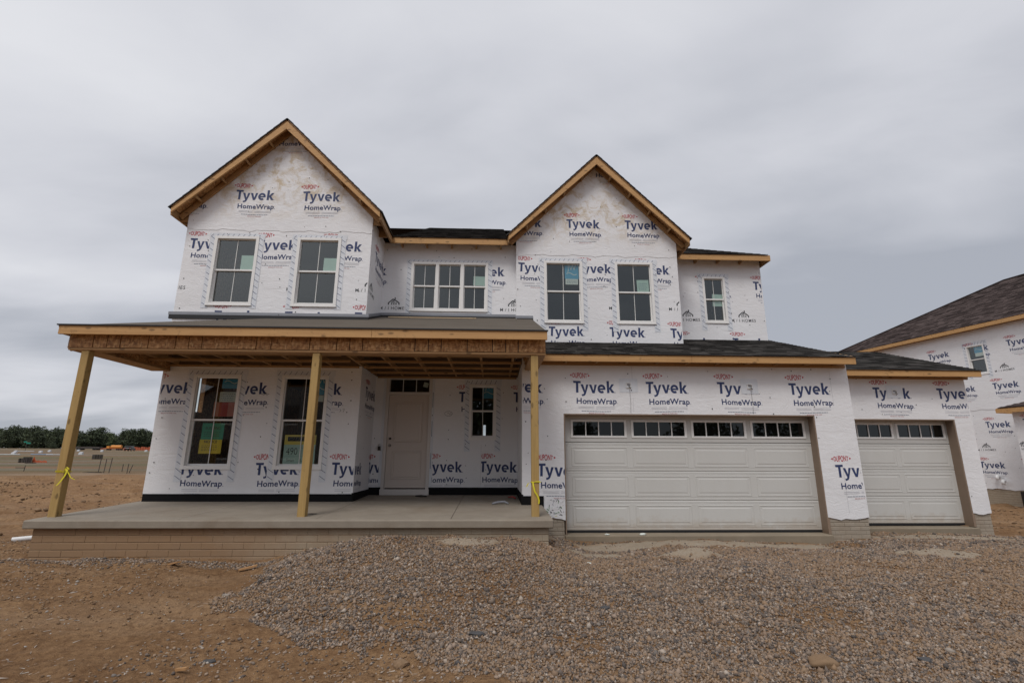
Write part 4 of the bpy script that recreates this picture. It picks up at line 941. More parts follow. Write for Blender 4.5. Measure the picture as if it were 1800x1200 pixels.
# ---- posts and beams
for (xa, lean) in ((-6.595, .0), (-2.915, .0), (.672, .0)):
    mb = MB(); mb.box(xa-.060, xa+.060, 8.0, 8.125, .198, 2.755, 'post_wood'); mb.build('porch_post', house, bevel=.006)
mb = MB(); mb.box(-6.86, .86, 8.0, 8.17, 2.795, 3.10, 'metal_dark'); bm_ = mb.build('porch_beam', house)
ox = [-6.86, -6.48, -6.26, -6.05, -5.61, -5.18, -4.97, -4.76, -3.89, -3.65, -3.03, -2.59, -2.38, -2.17, -1.31, -1.09, -.88, -.45, -.03, .19, .40, .86]
for i in range(len(ox)-1):
    mb = MB(); w_ = random.uniform(-.002, .002); mb.box(ox[i]+.007, ox[i+1]-.007, 7.975+w_, 7.9985, 2.80+random.uniform(-.003, .003), 3.08, 'osb'); mb.build('osb_panel', bm_)
mb = MB(); mb.box(-6.86, -2.9, 7.985, 8.20, 2.757, 2.794, 'lumber_x'); mb.build('beam_plate', house, bevel=.003)
mb = MB(); mb.box(-2.897, .86, 7.985, 8.20, 2.757, 2.794, 'lumber_x'); mb.build('beam_plate', house, bevel=.003)
for (xa, xb, yb) in ((-6.86, -6.50, 9.985), (.60, .86, 9.465)):
    mb = MB(); mb.box(xa+.012, xb-.012, 8.203, yb, 2.80, 3.08, 'osb'); mb.build('side_beam', house); mb = MB(); mb.box(xa, xb, 8.203, yb, 2.757, 2.798, 'lumber_y'); mb.build('beam_plate', house, bevel=.003)
mb = MB(); mb.hexa([(-6.885, 7.99, 2.80), (-6.875, 7.99, 2.80), (-6.875, 8.20, 2.80), (-6.99, 8.20, 2.775), (-6.875, 7.99, 3.08), (-6.865, 7.99, 3.08), (-6.865, 8.20, 3.08), (-6.875, 8.20, 3.08)], 'wrap'); mb.build('membrane_flap', house)
# porch ceiling framing
x = -6.35
while x < .6:
    yb = 9.97 if x < -2.7 else (11.23 if x < .5 else 9.4)
    mb = MB(); mb.box(x-.019, x+.019, 8.18, yb, 2.90, 2.99, 'lumber_y'); mb.build('ceiling_joist', house); x += .61
for (x0, x1, y) in ((-6.6, -2.75, 8.75), (-6.6, -2.75, 9.35), (-6.6, -2.75, 9.97), (-2.65, .52, 8.75), (-2.65, .52, 9.35), (-2.65, .52, 9.97), (-2.65, .52, 10.6), (-2.65, .52, 11.23)):
    mb = MB(); mb.box(x0, x1, y-.018, y+.018, 2.855, 2.895, 'lumber_x'); mb.build('ceiling_strap', house)
for wl, a, b in ((W1, -6.62, -2.70), (W2, -2.70, .55), (WS, 10.01, 11.27)):  # dark sheets added over the wrap so the gaps between joists look shaded
    mb = MB(); P = wl.P; t1, t2 = (3.80, 3.80) if wl is W1 else ((4.22, 4.22) if wl is W2 else (3.80, 4.22)); mb.hexa([P(a, 2.90, .03), P(b, 2.90, .03), P(b, 2.90, 0), P(a, 2.90, 0), P(a, t1, .03), P(b, t2, .03), P(b, t2, 0), P(a, t1, 0)], 'deck_shaded'); mb.build('shade_sheet', house)
mb = MB(); mb.hexa([(.53, 9.52, 2.90), (.548, 9.52, 2.90), (.548, 11.27, 2.90), (.53, 11.27, 2.90), (.53, 9.52, 3.6), (.548, 9.52, 3.6), (.548, 11.27, 4.2), (.53, 11.27, 4.2)], 'deck_shaded'); mb.build('shade_sheet', house)
# ---- roofs
def roof_plane(par, pts, mat, th=.035, name='roof'):
    """pts: corner points of the top face, given in order"""
    P = [Vector(p) for p in pts]; n_ = (P[1]-P[0]).cross(P[2]-P[0]).normalized()
    if n_.z < 0: n_ = -n_
    k_ = len(P); mb = MB(); mb.add(P+[p-n_*th for p in P], [tuple(range(k_)), tuple(range(2*k_-1, k_-1, -1))]+[(i, i+k_, (i+1) % k_+k_, (i+1) % k_) for i in range(k_)], mat)
    return mb.build(name, par)
for (ax, hw, y0, y1, zpk) in ((AP1, 2.185, 9.70, 16.6, 8.443), (AP3, 2.175, 10.74, 16.6, 8.445)):
    for sg in (-1, 1):
        rp = roof_plane(house, [(ax, y0, zpk-.03), (ax, y1, zpk-.03), (ax+sg*hw, y1, zpk-.03-hw), (ax+sg*hw, y0, zpk-.03-hw)], 'osb')
        mb = MB(); nn = Vector((sg, 0, 1)).normalized()     # shingle layer with a ragged drip edge
        k_ = 34
        for q in range(k_):
            a0, a1 = q/k_, (q+1)/k_; A = Vector((ax+sg*hw*a0*1.02, y0-.025, zpk-hw*a0*1.02-.024)); B = Vector((ax+sg*hw*a1*1.02, y0-.025, zpk-hw*a1*1.02-.024)); dy = Vector((0, y1-y0, 0))
            h = .014+.004*(q % 2)
            mb.hexa([A, B, B+dy, A+dy, A+nn*h, B+nn*(h+.005), B+nn*(h+.005)+dy, A+nn*h+dy], 'drip_black')
        mb.build('shingle_edge', rp, kind='stuff')
        # rake board in two lengths, lookouts behind it
        top = Vector((ax, y0+.02, zpk-.085)); bot = Vector((ax+sg*hw, y0+.02, zpk-.085-hw)); dv = (bot-top).normalized(); nv = Vector((dv.z*sg, 0, -dv.x*sg)); nv = nv if nv.z < 0 else -nv
        mb = MB(); t1 = top+nv*0; H = .150
        mb.hexa([(ax, y0, zpk-.06-H*1.414), (ax, y0+.038, zpk-.06-H*1.414), (ax+sg*hw, y0+.038, zpk-.06-H*1.414-hw+.10), (ax+sg*hw, y0, zpk-.06-H*1.414-hw+.10), (ax, y0, zpk-.06), (ax, y0+.038, zpk-.06), (ax+sg*hw, y0+.038, zpk-.06-hw), (ax+sg*hw, y0, zpk-.06-hw)], 'fascia_wood')
        mb.build('rake_board', house, bevel=.003)
        q = .38
        while q < hw-.1:
            mb = MB(); c = Vector((ax+sg*q, 0, zpk-.075-q)); mb.bar((c.x, y0+.04, c.z-.09), (c.x, y0+.30, c.z-.09), .045, .11, 'lumber_y', up=(sg, 0, 1)); mb.build('lookout', house); q += .46
        mb = MB(); mb.bar((ax+sg*.05, y0+.27, zpk-.20), (ax+sg*(hw-.05), y0+.27, zpk-.15-hw), .04, .10, 'lumber_x', up=(sg, 0, 1)); mb.build('sub_rake', house)
        # eave running back along the side
        ye = 10.96 if ax < 0 else (10.96 if sg < 0 else 11.62)
        if ax < 0 and sg < 0: ye = 15
        mb = MB(); xe = ax+sg*hw; mb.box(xe-.019, xe+.019, y0+.04, ye, zpk-hw-.205, zpk-hw-.06, 'lumber_y'); mb.build('eave_board', house)
        yy = y0+.35
        while yy < ye-.1:
            mb = MB(); mb.hexa([(xe-sg*.24, yy-.02, zpk-hw-.20), (xe-sg*.24, yy+.02, zpk-hw-.20), (xe-sg*.02, yy+.02, zpk-hw-.20), (xe-sg*.02, yy-.02, zpk-hw-.20), (xe-sg*.24, yy-.02, zpk-hw+.14), (xe-sg*.24, yy+.02, zpk-hw+.14), (xe-sg*.02, yy+.02, zpk-hw-.08), (xe-sg*.02, yy-.02, zpk-hw-.08)], 'lumber_y'); mb.build('rafter_tail', house); yy += .6
# main roof behind
S5 = .53
def slope_roof(x0, x1, y0, y1, z0, sl_, mat, par=house, tabs=True, seed=1, hipL=False, hipR=False, deckmat='osb'):
    z1 = z0+(y1-y0)*sl_; d = y1-y0
    pts = [(x0, y0, z0-.02), (x1, y0, z0-.02), (x1-(d if hipR else 0), y1, z1-.02), (x0+(d if hipL else 0), y1, z1-.02)]
    rp = roof_plane(par, pts, deckmat); v = Vector((0, 1, sl_)); V_ = v.length*d; nv = Vector((0, -sl_, 1)).normalized()
    if tabs:
        def test(vv):
            t_ = vv/V_*d; return ((t_ if hipL else 0), (x1-x0)-(t_ if hipR else 0))
        shingles(rp, (x0, y0-.02, z0-.018), (1, 0, 0), v, nv, test, x1-x0, V_, mat, seed=seed)
    return rp
slope_roof(-2.47, .30, 10.96, 17, 6.235, S5, 'shingle', seed=2)
roof_plane(house, [(-6.86, 15.0, 6.2), (-6.86, 24, 6.2), (-2.4, 24, 8.2), (-2.4, 17, 9.4)], 'osb')
slope_roof(4.4, 7.12, 11.62, 14.3, 6.235, .55, 'shingle', seed=3, hipR=True)
roof_plane(house, [(.3, 12.5, 7.0), (4.45, 12.5, 7.0), (4.45, 17, 8.9), (.3, 17, 8.9)], 'drip_black')
roof_plane(house, [(7.12, 11.64, 6.21), (7.12, 21, 6.21), (2.5, 17, 8.6), (4.44, 14.32, 7.67)], 'shingle')
roof_plane(house, [(-6.9, 17, 9.4), (2.5, 17, 9.4), (7.1, 21, 6.2), (-6.9, 23, 6.2)], 'shingle')
board(house, (-2.49, 10.98, 6.143), (.29, 10.98, 6.143), .038, .150, 'fascia_wood', n=1)
board(house, (4.66, 11.64, 6.143), (7.12, 11.64, 6.143), .038, .150, 'fascia_wood', n=1)
board(house, (7.10, 11.66, 6.143), (7.10, 19.6, 6.143), .038, .150, 'lumber_y')
for (x0, x1, y0, y1) in ((-2.47, .5, 11.0, 11.28), (4.44, 7.08, 11.66, 11.94)):
    x = x0+.2
    while x < x1:
        mb = MB(); mb.box(x-.019, x+.019, y0, y1, 6.08, 6.20, 'lumber_y'); mb.build('rafter_tail', house); x += .6
# garage roofs
roofA = slope_roof(.56, 7.07, 9.18, 13.2, 3.045, .355, 'shingle', seed=4)
roofB = slope_roof(7.10, 10.50, 10.06, 12.8, 2.965, .36, 'shingle', seed=5)
roof_plane(house, [(7.10, 12.8, 3.93), (10.5, 12.8, 3.93), (10.5, 16, 2.9), (7.10, 16, 2.9)], 'shingle')
board(house, (.56, 9.2, 2.958), (7.08, 9.2, 2.958), .038, .130, 'fascia_wood', n=2)
board(house, (7.09, 10.08, 2.880), (10.49, 10.08, 2.880), .038, .125, 'fascia_wood', n=1)
board(house, (7.065, 9.22, 3.0), (7.065, 13.0, 4.33), .03, .11, 'fascia_wood', name='rake_board'); board(house, (10.48, 10.1, 2.90), (10.48, 12.7, 3.84), .03, .11, 'fascia_wood', name='rake_board')
for (x0, x1, y0, y1, z) in ((.8, 7.0, 9.22, 9.5, 2.93), (7.3, 10.4, 10.10, 10.38, 2.86)):
    mb = MB(); mb.box(x0-.2, x1+.05, y1-.04, y1-.008, z-.06, z+.10, 'lumber_x'); mb.build('frieze_board', house)
    x = x0
    while x < x1:
        mb = MB(); mb.box(x-.019, x+.019, y0, y1-.04, z-.03, z+.07, 'lumber_y'); mb.build('rafter_tail', house); x += .6
# black fringe of the shingle starter over each fascia is part of the tabs
# porch roof: hipped at the left, raked at the right, covered in underlayment
PS = .376
roof_p = roof_plane(house, [(-6.94, 7.82, 3.12), (.87, 7.82, 3.12), (.87, 9.52, 3.12+1.70*.35), (.57, 9.52, 3.12+1.70*.35), (.57, 11.27, 3.12+3.45*.35), (-2.70, 11.27, 3.12+3.45*.35), (-2.70, 10.01, 3.12+2.19*.352), (-4.72, 10.01, 3.12+2.19*.352)], 'underlay', .03)
mb = MB(); mb.add([(.57, 9.52, 3.715), (.87, 9.52, 3.715), (.87, 11.05, 4.25), (.57, 11.05, 4.25), (.57, 9.52, 3.685), (.87, 9.52, 3.685), (.87, 11.05, 4.22), (.57, 11.05, 4.22)], [(0, 1, 2, 3), (7, 6, 5, 4), (0, 4, 5, 1), (1, 5, 6, 2), (2, 6, 7, 3), (3, 7, 4, 0)], 'underlay'); mb.build('roof', house)
mb = MB(); mb.box(.835, .862, 7.86, 11.05, 0, .001, 'osb'); 
mb = MB(); mb.hexa([(.835, 7.87, 3.0), (.86, 7.87, 3.0), (.86, 11.05, 4.12), (.835, 11.05, 4.12), (.835, 7.87, 3.10), (.86, 7.87, 3.10), (.86, 11.05, 4.25), (.835, 11.05, 4.25)], 'osb'); mb.build('rake_board', house)
roof_plane(house, [(-6.94, 7.82, 3.118), (-4.72, 10.01, 3.888), (-6.66, 10.01, 3.215), (-6.66, 14, 3.215), (-6.94, 14, 3.118)], 'underlay', .03)
mb = MB(); mb.box(-6.955, .885, 7.800, 7.835, 3.122, 3.142, 'drip_black'); mb.build('drip_edge', house)
board(house, (-6.93, 7.84, 3.055), (-2.0, 7.84, 3.055), .038, .148, 'fascia_wood'); board(house, (-1.997, 7.84, 3.055), (.87, 7.84, 3.055), .038, .148, 'fascia_wood')
board(house, (-6.92, 7.86, 3.055), (-6.92, 10.0, 3.055), .03, .12, 'lumber_y')
roof_plane(house, [(-6.90, 7.90, 3.11), (.83, 7.90, 3.11), (.83, 9.45, 3.68), (.55, 9.45, 3.68), (.55, 11.25, 4.33), (-2.68, 11.25, 4.33), (-2.68, 9.98, 3.87), (-4.80, 9.98, 3.87)], 'deck_shaded', .02, 'roof_deck').location.z -= .04
# junction boxes on the garage fronts
for (wl, u, z, w_, h_) in ((WG, 2.64, 2.48, .36, .27), (WG, 5.06, 2.48, .34, .30), (WB, 8.735, 2.52, .34, .27)):
    tape_strip(wl, u-w_/2, u+w_/2, z-h_/2, z+h_/2, pg, 3, False)
    mb = MB(); 
    for (a, b, c, d_) in ((-.05, -.04, -.05, .05), (.04, .05, -.05, .05), (-.04, .04, -.05, -.04), (-.04, .04, .04, .05)): mb.box(u+a, u+b, wl.O.y-.035, wl.O.y, z+c, z+d_, 'vinyl')
    mb.box(u-.04, u+.04, wl.O.y-.014, wl.O.y, z-.04, z+.04, 'jamb'); jb = mb.build('junction_box', house)
    mb = MB(); mb.tube([(u-.02, wl.O.y-.02, z+.02), (u+.02, wl.O.y-.06, z), (u-.01, wl.O.y-.07, z-.03), (u+.04, wl.O.y-.05, z-.05)], .007, 'metal_dark', 6); mb.build('wire', jb)
for u in (2.66, 5.08):
    mb = MB(); mb.tube([(u, 9.482, 2.4), (u+.01, 9.480, 2.15), (u, 9.482, 1.94)], .0022, 'metal_dark', 5); mb.build('cable', house)
# green spray and scuffs low on the strip right of the porch
mb = MB(); rr = random.Random(4)
for q in range(46):
    u, z = 1.02+rr.random()*.3, .02+rr.random()*.32; l_ = rr.uniform(.01, .05); an = rr.uniform(0, 3.1); a = WG.D(u, z, .006); b = WG.D(u+l_*math.cos(an), z+l_*math.sin(an), .006); c = WG.D(u+l_*math.cos(an)+.008, z+l_*math.sin(an)+.008, .006); d_ = WG.D(u+.008, z+.008, .006)
    mb.add([a, b, c, d_], [(0, 1, 2, 3)], rr.choice(['green_paint', 'cap', 'cap', 'green_paint', 'tape_yellow']) if q % 3 else 'ink_grey')
mb.build('scuff_mark', pg, kind='stuff', recalc=False)
# marker scribbles on the membrane
def scribble(wall, u, z, pts, par, mat='cap', r=.003):
    mb = MB(); mb.tube([wall.D(u+a, z+b, .006) for a, b in pts], r, mat, 4); mb.build('pen_mark', par)
scribble(W2, -1.02, 2.06, [(.09*math.cos(q*.7), .055*math.sin(q*.7)) for q in range(10)], p2); scribble(W2, -1.05, 2.04, [(0, .02), (.03, .04), (.05, 0), (.08, .03), (.1, .01)], p2)
scribble(W1, -4.66, 2.31, [(.02*q, .02*math.sin(q*1.9)) for q in range(9)], p1low); scribble(W1, -3.08, 2.0, [(0, .03), (.03, 0), (0, -.03)], p1low); scribble(W1, -3.02, 2.0, [(0, .03), (.04, .03), (.01, -.03)], p1low)
# ---- shell and rooms behind the glass
def room(*b, mat='drywall_dark', nm='floor'):
    mb = MB(); mb.box(*b, mat); return mb.build(nm, house)
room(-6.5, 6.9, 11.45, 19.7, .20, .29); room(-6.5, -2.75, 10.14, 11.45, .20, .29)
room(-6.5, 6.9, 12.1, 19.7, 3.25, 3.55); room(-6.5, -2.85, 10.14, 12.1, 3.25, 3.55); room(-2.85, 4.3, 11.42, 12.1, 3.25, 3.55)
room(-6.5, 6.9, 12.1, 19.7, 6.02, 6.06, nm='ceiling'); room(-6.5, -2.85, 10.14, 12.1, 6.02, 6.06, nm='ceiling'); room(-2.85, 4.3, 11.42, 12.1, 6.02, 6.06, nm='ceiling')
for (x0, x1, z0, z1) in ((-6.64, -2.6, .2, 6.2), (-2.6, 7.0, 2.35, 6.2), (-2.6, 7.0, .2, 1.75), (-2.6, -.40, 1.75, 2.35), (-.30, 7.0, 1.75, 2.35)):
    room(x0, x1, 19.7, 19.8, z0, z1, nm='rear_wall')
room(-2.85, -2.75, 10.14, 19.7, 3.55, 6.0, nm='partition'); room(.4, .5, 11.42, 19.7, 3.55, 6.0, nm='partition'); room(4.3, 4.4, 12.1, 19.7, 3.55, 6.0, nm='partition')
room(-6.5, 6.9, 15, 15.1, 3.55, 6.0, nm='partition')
x = -6.3
while x < -3.9:
    mb = MB(); mb.box(x, x+.038, 14.2, 14.29, .29, 3.2, 'stud'); mb.build('stud', house); x += .406
mb = MB(); mb.box(-5.75, -4.95, 11.3, 11.33, 1.9, 2.42, 'pink_panel'); mb.build('insulation_board', house); mb = MB(); mb.box(-5.55, -5.33, 11.26, 11.29, 1.9, 2.42, 'red_panel'); mb.build('insulation_board', house)
for q in range(7):
    mb = MB(); mb.box(-1.0+q*.16, -.84+q*.16, 14.5, 15.5, .29, .6+.2*q, 'stud'); mb.build('stair', house)
# ---- things on and about the porch
mb = MB(); mb.bar((-2.42, 10.86, 4.196), (-.42, 10.80, 4.175), .045, .02, 'lath_wood'); tag(mb.build('wood_lath', at=(-1.4, 10.8, 4.23)), 'long thin wooden lath lying on the porch roof under the triple window', 'lath')
def caution_tape(x, y, z, label, seed):
    rr = random.Random(seed); mb = MB(); h = .068
    for q in range(1): mb.box(x-h, x+h, y-.006, y+.132, z-.006, z+.007, 'tape_yellow')
    o = mb
    def ribbon(pts, w):
        for a, b in zip(pts[:-1], pts[1:]):
            a = Vector(a); b = Vector(b); s_ = Vector((w/2, 0, w*.2)); o.add([a-s_, a+s_, b+s_, b-s_, a-s_+Vector((0, .003, 0)), a+s_+Vector((0, .003, 0)), b+s_+Vector((0, .003, 0)), b-s_+Vector((0, .003, 0))], [(0, 1, 2, 3), (7, 6, 5, 4), (0, 4, 5, 1), (1, 5, 6, 2), (2, 6, 7, 3), (3, 7, 4, 0)], 'tape_yellow')
    return o, ribbon
mb, rb = caution_tape(-6.595, 8.0, .86, '', 1)
rb([(-6.54, 7.985, .87), (-6.50, 7.975, .90), (-6.47, 7.97, .88), (-6.49, 7.965, .80), (-6.53, 7.96, .72), (-6.57, 7.955, .66)], .028); rb([(-6.50, 7.975, .88), (-6.44, 7.97, .84), (-6.40, 7.965, .78), (-6.36, 7.965, .76), (-6.33, 7.965, .75)], .014); rb([(-6.53, 7.98, .88), (-6.49, 7.975, .93), (-6.45, 7.97, .90)], .018)
for q in range(5): rb([(-6.65+.02*q, 7.985, .865), (-6.645+.02*q, 7.98, .885)], .012)
tag(mb.build('caution_tape', at=(-6.6, 8.0, .8), recalc=False), 'yellow tape knotted around the leftmost porch post', 'tape')
mb, rb = caution_tape(.672, 8.0, .72, '', 2)
rb([(.60, 7.985, .72), (.56, 7.98, .71), (.53, 7.98, .65)], .02); rb([(.63, 7.985, .73), (.64, 7.975, .66), (.66, 7.97, .58), (.70, 7.97, .52), (.725, 7.97, .45), (.72, 7.97, .40)], .022); rb([(.66, 7.985, .73), (.72, 7.98, .735), (.75, 7.98, .72)], .025)
tag(mb.build('caution_tape', at=(.67, 8.0, .7), recalc=False), 'yellow tape trailing down the porch post beside the garage', 'tape')
def scrap(pts, r, mat, name, label, cat, n=6):
    mb = MB(); mb.tube(pts, r, mat, n); c = Vector(pts[0]); return tag(mb.build(name, at=c, smooth=True), label, cat)
scrap([(.0, 9.55, .265), (.10, 9.62, .285), (.22, 9.66, .29), (.30, 9.60, .262)], [.018, .022, .022, .016], 'grey_flashing', 'membrane_scrap', 'curled grey membrane scrap on the porch floor near the garage corner', 'scrap')
scrap([(-1.62, 10.92, .30), (-1.50, 10.86, .305), (-1.38, 10.86, .30)], [.02, .026, .016], 'metal_dark', 'debris_scrap', 'dark flattened scrap on the porch floor below the front door', 'scrap')
scrap([(.33, 10.7, .295), (.42, 10.6, .31), (.47, 10.45, .29)], .012, 'light_red', 'plastic_scrap', 'small dark red plastic scrap by the black membrane in the porch corner', 'scrap')
scrap([(-2.95, 8.32, .215), (-2.86, 8.30, .222), (-2.79, 8.33, .215)], .008, 'metal_dark', 'twig', 'thin dark twig on the porch slab just behind the middle post', 'twig')
# ---- small wood, stones and pipe on the ground
def zg(x, y): return float(zt(x, y))
def on_ground(x, y, dz=0): return Vector((x, y, zg(x, y)+dz))
a = on_ground(-8.36, 9.35, .07); b = on_ground(-7.0, 9.9, .12); mb = MB(); PZ = zg(-8.1, 9.1)+.03; mb.tube([(-8.06, 9.10, PZ), (-7.4, 9.55, PZ+.03), (-6.9, 9.9, PZ+.03)], .042, 'pvc_white', 14, cap=False); mb.tube([(-8.06, 9.10, PZ), (-7.7, 9.35, PZ+.015)], .036, 'ink_grey', 12, cap=False)
tag(mb.build('drain_pipe', at=(-8.06, 9.1, -.4), smooth=True), 'white plastic pipe lying on soil by the left end of the porch', 'pipe')
def rock(x, y, r, mat, label, cat='rock', name='rock', flat=.5, seed=0, sub=2, sink=.35, sx=1.3):
    b_ = bmesh.new(); bmesh.ops.create_icosphere(b_, subdivisions=sub, radius=r); rr = random.Random(seed)
    o1, o2 = rr.uniform(0, 50), rr.uniform(0, 50)
    for v in b_.verts:
        n_ = v.co.normalized(); k_ = 1+.55*float(fbm(n_.x*1.4+o1, n_.y*1.4+n_.z*1.1+o2, 4)); v.co = Vector((v.co.x*sx, v.co.y, v.co.z*flat))*k_
    me = bpy.data.meshes.new(name); b_.to_mesh(me); b_.free(); me.materials.append(M[mat])
    if sub > 2: me.polygons.foreach_set('use_smooth', [True]*len(me.polygons))
    o = bpy.data.objects.new(name, me); COL.objects.link(o); o.location = (x, y, zg(x, y)+r*flat*(.9-sink*1.6)); o.rotation_euler = (0, 0, rr.uniform(-.5, .5)); o['label'] = label; o['category'] = cat; return o
rock(2.85, 4.62, .10, 'rock_brown', 'largest brown rock lying in the gravel at lower right', seed=1, sub=3); rock(2.66, 4.10, .07, 'rock_brown', 'tan angular stone nearest the bottom edge of the gravel right of centre', seed=2, sub=2, flat=.7)
rock(-.14, 5.15, .055, 'rock_dark', 'dark slate stone in the middle of the gravel heap', seed=3); rock(1.22, 5.75, .045, 'rock_dark', 'rounded blue grey stone in the gravel below the double garage door', seed=4)
rock(-2.42, 4.84, .042, 'rock_dark', 'small black stone lying alone on bare brown soil', seed=5); rock(-.75, 4.62, .050, 'rock_brown', 'orange brown lump at the lower edge of the gravel', seed=6, flat=.7); rock(-1.75, 6.05, .05, 'rock_brown', 'orange brown stone on the left part of the gravel heap', seed=7, flat=.6)
rock(1.32, 7.15, .03, 'paper_white', 'small white scrap on the gravel between porch and garage', 'scrap', 'paper_scrap', seed=9, flat=.5)
rock(-3.0, 6.2, .035, 'rock_grey', 'light flat stone on soil left of the gravel edge', seed=10, flat=.4); rock(3.75, 4.6, .05, 'rock_dark', 'dark stone in the gravel at the lower right beside the brown rock', seed=12); rock(-.2, 3.95, .05, 'rock_grey', 'grey stone on the soil at the very bottom centre', seed=13, flat=.5)
for (x, y, r, lb_) in ((2.1, 9.36, .035, 'whitish lump left of centre on the double garage curb'), (2.75, 9.36, .05, 'whitish crumpled lump on the double garage curb right of the smaller lump')):
    o = rock(x, y, r, 'paper_white', lb_, 'scrap', 'plaster_lump', seed=int(x*9), flat=.5); o.location.z = -.262; o.location.y = 9.45
for (x, y, l_, an, lb_) in ((-4.25, 7.25, .28, -.9, 'orange board offcut sticking out of the soil by the porch wall'), (-3.25, 7.2, .22, .5, 'orange board offcut at the left edge of the gravel heap'), (-4.05, 4.62, .14, .2, 'short dark wood splinter on the soil at lower left'), (-2.52, 4.62, .12, -.6, 'brown bark sliver on soil left of the gravel')):
    p = on_ground(x, y, .03); mb = MB(); d_ = Vector((math.cos(an), math.sin(an)*.6, .18)).normalized()*l_/2; mb.bar(p-d_, p+d_, .06 if l_ > .2 else .03, .018, 'scrap_wood'); tag(mb.build('wood_offcut', at=p), lb_, 'offcut')

# ================================================================== the house next door
dh = Vector((-.19876, .98005, 0)); nn_ = Vector((.98005, .19876, 0)); S0 = 14.0
nb = thing('neighbour_house', 'white wrapped house under construction with a large brown shingled hip roof, at the right edge', 'house', tuple(nn_*22.8+dh*S0), math.radians(11.464))
WN = Wall((0, 0, 0), (0, -1, 0), (-1, 0, 0), 11); wn_ = (-.79, -.14, 4.40, 5.60)
hn = [inset(wn_)]; pn_ = wrap(WN, [(-7.2, -.02), (7, -.02), (7, 3.06), (-7.2, 3.06)], [], nb, step=.14, ragged=-.02); pn2 = wrap(WN, [(-7.2, 3.0), (7, 3.0), (7, 6.2), (-7.2, 6.2)], hn, nb, d=.010, step=.14, ragged=3.0)
cn1 = [(-7.2, .0), (7, .0), (7, 3.04), (-7.2, 3.04)]; cn2 = [(-7.2, 3.0), (7, 3.0), (7, 6.15), (-7.2, 6.15)]
for u, z in ((-.66, 2.53), (-2.10, 2.53), (.78, 2.53), (-1.14, 1.0), (-2.57, 1.0), (.30, 1.0)): A_T.place('printed_logo', WN, u, z, pn_, clip=cn1)
for u, z in ((-2.27, 5.55), (-3.7, 5.55), (-.83, 5.55), (.61, 5.55), (-.13, 3.99), (-1.57, 3.99), (1.3, 3.99)): A_T.place('printed_logo', WN, u, z, pn2, d=.0135, clip=cn2, holes=hn)
for u, z, pp, cc in ((.05, 4.40, pn2, cn2), (-1.12, 1.42, pn_, cn1), (.31, 1.42, pn_, cn1)): A_H.place('builder_logo', WN, u, z, pp, d=.0135 if pp is pn2 else .0025, clip=cc, holes=hn if pp is pn2 else ())
caps(WN, cn1, [], pn_, 21, .5); caps(WN, cn2, hn, pn2, 22, .5)
tape_strip(Wall((-.006, 0, 0), (0, -1, 0), (-1, 0, 0), 11), -.90, -.74, 4.25, 5.72, pn2, 5); tape_strip(Wall((-.006, 0, 0), (0, -1, 0), (-1, 0, 0), 11), -.19, -.03, 4.25, 5.72, pn2, 6); tape_strip(Wall((-.006, 0, 0), (0, -1, 0), (-1, 0, 0), 11), -.92, -.01, 5.58, 5.74, pn2, 7)
fo, rs = window(nb, WN, *wn_, fw=.055, muntins=0); a = rs[0]; sheet(fo, WN, a[1]-.33, a[1]-.01, a[3]-.26, a[3]-.01, -.045, 'paper_blue', 'maker_sticker', [jw()]); sheet(fo, WN, a[1]-.32, a[1]-.02, a[3]-.40, a[3]-.26, -.046, 'paper_white', 'sticker')
bricks(nb, Wall((.02, 0, 0), (0, -1, 0), (-1, 0, 0)), -7.2, 7, -.9, -.03, .30, .085, .007, .003, 'form_brick', 'joint', stuff=True)
mb = MB(); mb.box(-.06, .0, -.45, -.02, -.75, -.06, 'metal_dark'); mb.build('window_well', nb)
for (y, z) in ((.60, .46), (.44, .30)):
    mb = MB(); mb.tube([(.0, y, z), (-.10, y, z), (-.14, y-.03, z-.03), (-.15, y-.05, z-.12)], .055, 'pvc_white', 10); mb.build('vent_pipe', nb, smooth=True)
# wing towards us
WNW = Wall((-1.0, 0, 0), (0, -1, 0), (-1, 0, 0), 12); pw = wrap(WNW, [(.88, -.02), (7, -.02), (7, 2.85), (.88, 2.85)], [], nb, step=.14); cw = [(.9, 0), (7, 0), (7, 2.75), (.9, 2.75)]
for u, z in ((1.14, 2.50), (2.58, 2.50), (.42, .99), (1.86, .99)): A_T.place('printed_logo', WNW, u, z, pw, clip=cw)
A_H.place('builder_logo', WNW, .66, 1.42, pw, clip=cw)
mb = MB(); mb.box(-.99, 0, -.98, -.88, -.9, 2.85, 'wrap'); mb.build('wall_wrap', nb)
rw = roof_plane(nb, [(-1.3, -.6, 2.90), (-1.3, -8, 2.90), (.0, -8, 3.36), (.0, -1.9, 3.36)], 'osb')
def tw1(vv): return (vv, 7.4)
shingles(rw, (-1.32, -.6, 2.905), (0, -1, 0), (1.3, 0, .46), (-.46, 0, 1.3), lambda vv: (vv*.94, 7.4), 7.4, 1.38, 'shingle_brown', seed=31)
mb = MB(); mb.box(-1.31, -1.27, -8, -.58, 2.735, 2.885, 'fascia_wood'); mb.build('fascia_board', nb); mb = MB(); mb.box(-1.27, 0, -.62, -.58, 2.735, 2.885, 'fascia_wood'); mb.build('fascia_board', nb)
